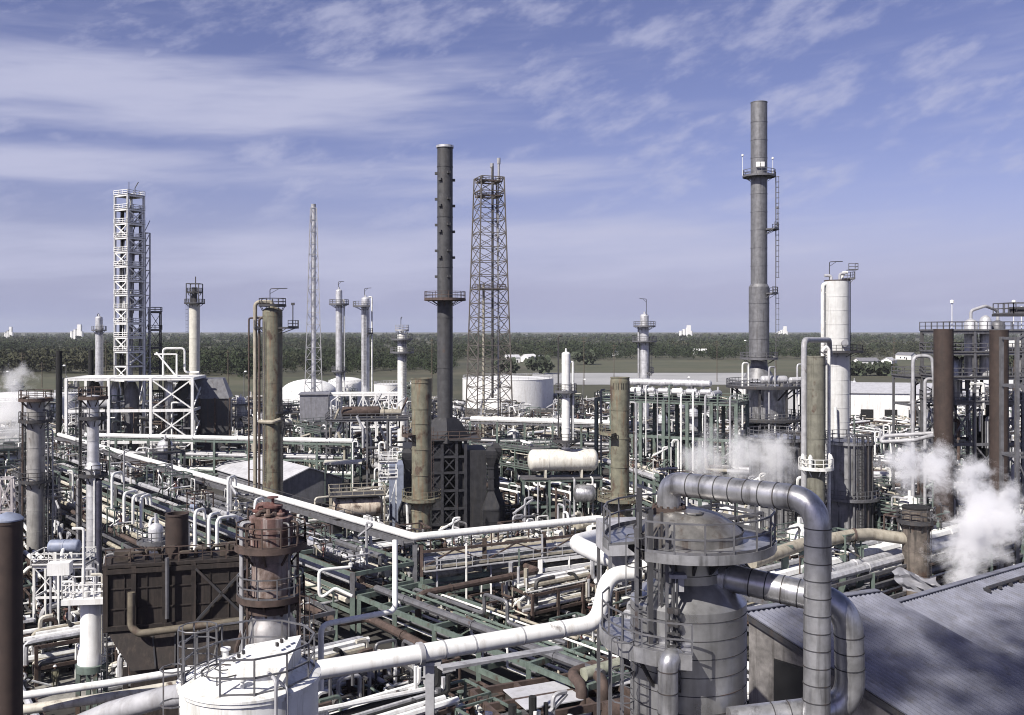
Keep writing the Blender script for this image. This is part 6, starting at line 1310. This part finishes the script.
def m_columnlet(t, rg):
    h = rg.uniform(9, 13); r = rg.uniform(.7, 1.1); mb = MB(); mb.lathe(bandprof(r, 0, h, 2, .04)+[(r*.85, h+.3), (r*.4, h+.55), (.15, h+.6), (.15, h+1.6)], 16); t.part('vessel', mb, rg.choice((W, SV, GYP, OL)))
    platform(t, h-1.2, r+.02, r+1.1, 0, 2*PI, GY, GY, .04); mb = MB(); mb.ladder((r+.25, 0, 0), h-1.2, 0, r=.035); t.part('ladder', mb, GY); pipes_in(t, rg, 9, 6, 5, 5, PAL)
    hdrum(t, (-3, 2, 1.6), (1, 0, 0), 4, .7, rg.choice((W, RU, SV, GYP)), n=12)
KINDS = [('process_module', 'process unit', 'green framed unit with a drum', lambda t, r: m_frame(t, r, GR, 9.5, True), 9.8, 6.0), ('process_module', 'process unit', 'grey framed unit with exchangers', lambda t, r: m_frame(t, r, GY, 11, False), 11.5, 6.0),
  ('vessel_structure', 'vessel', 'caged upright vessel', lambda t, r: m_vessel(t, r, GY, 11), 12.5, 4.3), ('vessel_structure', 'vessel', 'green framed upright vessel', lambda t, r: m_vessel(t, r, GR, 9), 10.5, 4.3), ('pipe_bank', 'pipe bank', 'rusty framed pipe bank', lambda t, r: m_low(t, r, RU), 4.6, 6.5), ('pipe_bank', 'pipe bank', 'green framed pipe bank', lambda t, r: m_low(t, r, GR), 4.6, 6.5),
  ('exchanger_bank', 'exchangers', 'stack of heat exchangers', m_exch, 5.6, 5.2), ('riser_bank', 'pipe bank', 'row of tall hooked riser pipes', m_risers, 9.8, 5.6), ('valve_bank', 'pipe bank', 'tangle of low pipes and valves', m_valves, 4.0, 6.4), ('small_column', 'column', 'small vessel with one ring platform', m_columnlet, 13.5, 4.2)]
# picture areas that must stay open: (x0, x1, y0, y1, depth of what shows there)
OPEN = [(44, 68, 655, 692, 81), (212, 350, 452, 506, 165), (200, 262, 440, 470, 190), (462, 556, 372, 412, 330), (283, 400, 376, 395, 320), (405, 505, 420, 530, 139), (520, 600, 445, 475, 142), (610, 632, 375, 495, 119), (640, 745, 376, 402, 168), (728, 806, 350, 432, 172), (805, 855, 340, 470, 110), (780, 870, 440, 500, 112), (933, 1010, 330, 480, 110), (905, 1000, 325, 440, 120), (775, 940, 374, 416, 330), (110, 245, 560, 680, 62), (80, 200, 374, 432, 203), (410, 432, 378, 535, 122), (262, 285, 300, 485, 172), (25, 110, 390, 550, 100),
        (500, 760, 358, 388, 500), (60, 420, 435, 545, 0), (412, 605, 520, 620, 96), (280, 425, 540, 640, 90), (760, 1024, 560, 720, 60), (240, 300, 500, 640, 50), (100, 250, 484, 560, 92), (470, 640, 414, 440, 178)]
PROTO = {}
def place(kind, x, y, rz, Y_):
    name, cat, desc, fn, h, rad = KINDS[kind]; px, py = pix((x, y, h*.6)); merged = Y_ > 165; var = (int(abs(x*3.7)) % 2)
    key = (kind, merged, var); (lab, grp) = unique(desc, px, py)
    if key not in PROTO:
        t = Thing(name, lab, cat, (x, y, 0), rz, grp, merged); fn(t, random.Random(kind*10+var)); PROTO[key] = t.done() if merged else t.o; return PROTO[key]
    o = copy_tree(PROTO[key]); o.location = (x, y, 0); o.rotation_euler = (0, 0, rz); props(o, lab, None, grp); return o
def free(x, y, r): return all((x-a)**2+(y-b)**2 > (r*.8+c)**2 for a, b, c in OCC)
def clear(x, y, rad, h):
    w_ = rad*.75*F/y; cx = CX+F*x/y; yt = HY+F*(EYE-h)/y; yb = HY+F*EYE/y
    for x0, x1, y0, y1, D in OPEN:
        if y < D-2 and cx+w_ > x0 and cx-w_ < x1 and yt < y1 and yb > y0: return False
    return True
rc = random.Random(4242); NP = 0
for ring, (y0, y1, sp) in enumerate(((58, 170, 8.4), (170, 300, 12.5), (300, 400, 20))):
    y = y0
    while y < y1:
        nx = int(1.24*y/sp); 
        for i in range(nx):
            x = -.6*y+(i+.5)*1.2*y/nx+rc.uniform(-1.5, 1.5); yy = y+rc.uniform(-1.5, 1.5); order = [0, 1, 2, 3, 4, 5, 6, 7, 8, 9]; rc.shuffle(order)
            if rc.random() < .45: order = [4, 8, 6, 5, 7]+order
            if yy < 90: order = [4, 8, 5, 6]
            if x > 22 and yy < 75: continue
            for kk in order:
                h, rad = KINDS[kk][4], KINDS[kk][5]
                if free(x, yy, rad*.62) and clear(x, yy, rad, h):
                    place(kk, x, yy, R(37)+rc.choice((0, PI/2, PI, -PI/2))+rc.uniform(-.06, .06), yy); take(x, yy, rad*.62); NP += 1; break
        y += sp*(1.0 if ring == 0 else 1.05)
print('modules', NP, 'labels', len(LABELS))
# small clusters of valves, pumps and bent pipes in the gaps that are left
def cluster(v):
    rg = random.Random(900+v); t = Thing('valve_cluster', None, None, (0,0,0), 0, None, True); t.loc = Vector((0,0,0))
    for i in range(7):
        x, y = rg.uniform(-1.5, 1.5), rg.uniform(-1.5, 1.5); h = rg.uniform(.8, 3.0+(v % 3)*1.3); r = rg.uniform(.06, .18); mb = MB(); k = rg.random()
        if k < .5: mb.path([(x, y, .05), (x, y, h), (x+rg.choice((-1, 1))*rg.uniform(.6, 1.8), y, h), (x+rg.choice((-1, 1))*1.8, y, max(.1, h-rg.uniform(.6, 2)))], r, 6, r*2.4, seg=3)
        elif k < .8: mb.path([(-1.9, y, h*.6), (x, y, h*.6), (x, y+.8, h*.6), (1.9, y+.8, h*.6)], r, 6, r*2.4, seg=3)
        else: mb.path([(x, -1.9, h*.5), (x, 1.9, h*.5)], r*1.4, 7)
        t.part('pipe', mb, rg.choice(PAL+[BLK, DK]))
    for i in range(3):
        x, y, z = rg.uniform(-1.3, 1.3), rg.uniform(-1.3, 1.3), rg.uniform(.5, 2); mb = MB(); mb.lathe([(.15, z-.5), (.26, z-.4), (.26, z), (.12, z+.1), (.1, z+.6), (.32, z+.62), (.32, z+.68), (.05, z+.7)], 8, (x, y, 0)); mb.tube((x, y, 0), (x, y, z), .08, 5); t.part('valve', mb, rg.choice((GR, RU, GY, W, DK, RED)))
    if v % 2: 
        mb = MB(); mb.hlathe([(.1, 0), (.38, .05), (.4, 1.6), (.2, 1.7)], (-.9, .9, .75), (1, .2, 0), 10); mb.box((-.1, 1.0, .25), (1.5, .5, .5)); t.part('pump', mb, rg.choice((GY, BLU, W, GR)))
    if v % 3 == 0:
        mb = MB(); h = 2.4+v*.2
        for x, y in ((-1.6, -1.6), (1.6, -1.6), (1.6, 1.6), (-1.6, 1.6)): mb.bar((x, y, 0), (x, y, h), .16)
        for a, b in (((-1.6,-1.6),(1.6,-1.6)), ((1.6,-1.6),(1.6,1.6)), ((1.6,1.6),(-1.6,1.6)), ((-1.6,1.6),(-1.6,-1.6))): mb.bar((*a, h), (*b, h), .16)
        t.part('frame', mb, rg.choice((GR, GY, RU)))
    return t.done()
CP = [None]*9; NCL = 0; ycl = 60.0
while ycl < 175 and NCL < 225:
    sp = 3.0 if ycl < 130 else 4.6
    for i in range(int(1.2*ycl/sp)):
        x = -.6*ycl+(i+.5)*sp+rc.uniform(-.6, .6); yy = ycl+rc.uniform(-.6, .6)
        if NCL >= 225 or not free(x, yy, .8) or not clear(x, yy, 2, 3.0) or (x > 20 and yy < 74) or rc.random() < .12: continue
        v = rc.randrange(9); px, py = pix((x, yy, 1.0)); mk = min(MARKS, key=lambda q: math.hypot(q[1]-px, (q[2]-py)*1.4))[0]; lab = f'small cluster of valves and bent pipes on the ground near {mk}'
        o = CP[v].copy() if CP[v] else cluster(v)
        if CP[v]: COL.objects.link(o)
        CP[v] = CP[v] or o; o.location = (x, yy, .03); o.rotation_euler = (0, 0, R(37)+rc.choice((0, PI/2, PI, -PI/2))); props(o, lab, 'valves', f'valve clusters near {mk}'); take(x, yy, 1.2); NCL += 1
    ycl += sp
for tk, z, nm, n_ in ((L1, 6.3, 'the long diagonal rack', 26), (L2, 4.0, 'the rack with the fat cream pipe', 16), (R1, 5.4, 'the green corner rack', 8), (H2, zof(424, 183), 'the rack behind the cream drum', 7), (H3, 9.2, 'the rack behind the flared olive stack', 6), (RR, 7.6, 'the rack beyond the zinc roofs', 6), (R4, 7.5, 'the rack behind the stained tanks', 6)):
    for i in range(n_):
        v = rc.randrange(9); p = tk.A+tk.u*(tk.L*(i+rc.uniform(.1, .9))/n_)+tk.v*(tk.width*rc.uniform(.2, .85) if tk is not L1 else rc.uniform(2.4, 6.6)); o = CP[v].copy() if CP[v] else cluster(v)
        if CP[v]: COL.objects.link(o)
        CP[v] = CP[v] or o; o.location = (p.x, p.y, z+rc.uniform(.1, .4)); s_ = rc.uniform(.6, .95); o.scale = (s_, s_, s_); o.rotation_euler = (0, 0, math.atan2(tk.u.y, tk.u.x)+rc.choice((0, PI/2, PI))); props(o, f'cluster of valves and bent pipes on top of {nm}', 'valves', f'valve clusters on {nm}')
print('clusters', NCL)
# long free pipe runs threading between the modules, and tall thin vent pipes
PIPEG = 'loose pipe runs between the process units'
vc = random.Random(77)
for i in range(64):
    px = vc.uniform(15, 1010); Y = vc.uniform(100, 215); r = vc.uniform(.1, .22); h = vc.uniform(7, 12.5); b = G(px, Y)
    if not clear(b.x, b.y, 1.0, h): continue
    m, c = vc.choice(((W, 'white'), (WC, 'bright white'), (GYP, 'pale grey'), (GY, 'dull grey'), (GR, 'green')))
    la, gr_ = unique(f'{c} hooked vent pipe', px, HY+F*(EYE-h)/Y); pipe(la, [b, b+Vector((0,0,h)), b+Vector((vc.choice((-.9, .9)), 0, h)), b+Vector((vc.choice((-.9, .9)), .2, h-1.0))], r, m, gr_, bend=.4, n=7, name='vent_pipe')
for i in range(46):
    px = vc.uniform(0, 1000); Y = vc.uniform(84, 200); z = vc.uniform(.6, 5.5); ang = R(37+vc.choice((0, 90)))+vc.choice((0, PI)); L = vc.uniform(12, 34); a = G(px, Y, z); d = Vector((math.cos(ang), math.sin(ang), 0)); e = Vector((-d.y, d.x, 0))
    if (a+d*L).y < 70 or a.y+L < 75 or any((a.x+d.x*L*f+e.x*3*(f > .5)-x_)**2+(a.y+d.y*L*f+e.y*3*(f > .5)-y_)**2 < r_*r_ for f in (0, .15, .3, .45, .55, .7, .85, 1) for x_, y_, r_ in OCC if r_ > 5.9): continue
    r = vc.uniform(.12, .42); m, c = vc.choice(((W, 'white'), (CR, 'cream'), (GYP, 'pale grey'), (SV, 'silver'), (RU, 'rusty'), (TAN, 'tan')))
    p_, q_ = pix(a+d*(L/2)); 
    la, gr_ = unique(f'{c} pipe run on low supports', p_, q_); pipe(la, [a, a+d*L*.5, a+d*L*.5+e*3, a+d*L+e*3, a+d*L+e*3+Vector((0,0,-z+.2))], r, m, gr_, bend=r*3, n=9, flange=7)
HAZE = 0.00005; VEIL = True
# ------------------------------------------------------------------ steam
def steam(label, pts, size_pad, dens, seed=0.0, nscale=.35, thr=.5, col=(1,1,1)):
    """a drifting plume: one closed volume; density = noise broken up inside a chain of soft balls. pts: (Vector, radius)"""
    lo = Vector((min(p[0][i]-p[1] for p in pts) for i in range(3)))-Vector((size_pad,)*3); hi = Vector((max(p[0][i]+p[1] for p in pts) for i in range(3)))+Vector((size_pad,)*3)
    c = (lo+hi)/2; mb = MB(); mb.box((0,0,0), hi-lo); m = bpy.data.materials.new('steam_'+str(int(seed))); m.use_nodes = True; n = m.node_tree.nodes; l = m.node_tree.links; n.clear()
    out = n.new('ShaderNodeOutputMaterial'); pv = n.new('ShaderNodeVolumePrincipled'); l.new(pv.outputs[0], out.inputs['Volume'])
    pv.inputs['Color'].default_value = (*col, 1); pv.inputs['Anisotropy'].default_value = .0
    tc = n.new('ShaderNodeTexCoord')
    nw = n.new('ShaderNodeTexNoise'); nw.inputs['Scale'].default_value = nscale; nw.inputs['Detail'].default_value = 8; nw.inputs['Roughness'].default_value = .7
    av = n.new('ShaderNodeVectorMath'); av.operation = 'ADD'; av.inputs[1].default_value = (seed*3.1, seed*1.7, seed); l.new(tc.outputs['Object'], av.inputs[0]); l.new(av.outputs[0], nw.inputs['Vector'])
    acc = None
    for p, r in pts:
        d = n.new('ShaderNodeVectorMath'); d.operation = 'DISTANCE'; l.new(tc.outputs['Object'], d.inputs[0]); d.inputs[1].default_value = p-c
        f = n.new('ShaderNodeMath'); f.operation = 'MULTIPLY_ADD'; l.new(d.outputs['Value'], f.inputs[0]); f.inputs[1].default_value = -1/r; f.inputs[2].default_value = 1.0
        if acc is None: acc = f.outputs[0]
        else:
            x = n.new('ShaderNodeMath'); x.operation = 'SMOOTH_MAX'; l.new(acc, x.inputs[0]); l.new(f.outputs[0], x.inputs[1]); x.inputs[2].default_value = .25; acc = x.outputs[0]
    s = n.new('ShaderNodeMath'); s.operation = 'MULTIPLY_ADD'; l.new(nw.outputs['Fac'], s.inputs[0]); s.inputs[1].default_value = 4.0; s.inputs[2].default_value = -4.0*thr-.28
    a = n.new('ShaderNodeMath'); a.operation = 'ADD'; l.new(acc, a.inputs[0]); l.new(s.outputs[0], a.inputs[1])
    mr = n.new('ShaderNodeMapRange'); mr.inputs['From Min'].default_value = 0; mr.inputs['From Max'].default_value = .45; mr.inputs['To Max'].default_value = dens; l.new(a.outputs[0], mr.inputs['Value'])
    l.new(mr.outputs[0], pv.inputs['Density'])
    me = mb.mesh('steam_plume', [m]); o = bpy.data.objects.new('steam_plume', me); COL.objects.link(o); o.location = c; props(o, label, 'steam'); return o
steam('dense white steam billowing up beside the soot-stained drum at the right', [(P(962, 580, 86), 1.9), (P(966, 558, 86.5), 2.6), (P(980, 532, 88), 3.3), (P(985, 505, 89), 3.3), (P(968, 482, 90), 2.8), (P(938, 466, 91), 2.6), (P(905, 464, 92), 2.3), (P(1000, 522, 87), 2.0)], 0.6, 1.5, 1, .42, thr=.475, col=(.965, .965, .98))
steam('thin grey steam drifting over the big silver duct, before the wide stained tank', [(P(705, 462, 100), 3.0), (P(735, 452, 101), 3.8), (P(765, 458, 102), 3.6), (P(788, 462, 103), 2.4)], .6, .5, 2, thr=.5)
steam('white steam rising in front of the big tank at the left edge', [(P(18, 385, 200), 5.0), (P(8, 412, 200), 7.0), (P(25, 425, 198), 5.0), (P(5, 435, 200), 6)], 1, .35, 3, .2)
sv = sd*62  # up-sun offset: steam added out of view to dapple the roofs with shade
if VEIL: steam('unseen veil of steam overhead, placed to throw dappled shade on the zinc roofs', [(Vector((19,51,12))+sv, 6.5), (Vector((29,53,11))+sv, 7.5), (Vector((22,42,13))+sv, 5.5), (Vector((26,46,10))+sv, 5), (Vector((38,60,10))+sv, 7)], 1, .5, 4, .24, .48)
sc.cycles.volume_step_rate = 2.0; sc.cycles.volume_max_steps = 128

if HAZE:
    mb = MB(); mb.box((0, 3600, 54), (9400, 7900, 110)); m = bpy.data.materials.new('haze'); m.use_nodes = True; n = m.node_tree.nodes; l = m.node_tree.links; n.clear()
    out = n.new('ShaderNodeOutputMaterial'); pv = n.new('ShaderNodeVolumePrincipled'); l.new(pv.outputs[0], out.inputs['Volume']); pv.inputs['Color'].default_value = (.90, .94, 1, 1); pv.inputs['Density'].default_value = HAZE; pv.inputs['Anisotropy'].default_value = 0.0
    o = bpy.data.objects.new('haze', mb.mesh('haze', [m])); COL.objects.link(o); o['kind'] = 'stuff'; o['label'] = 'thin pale air between the camera and the far plain'
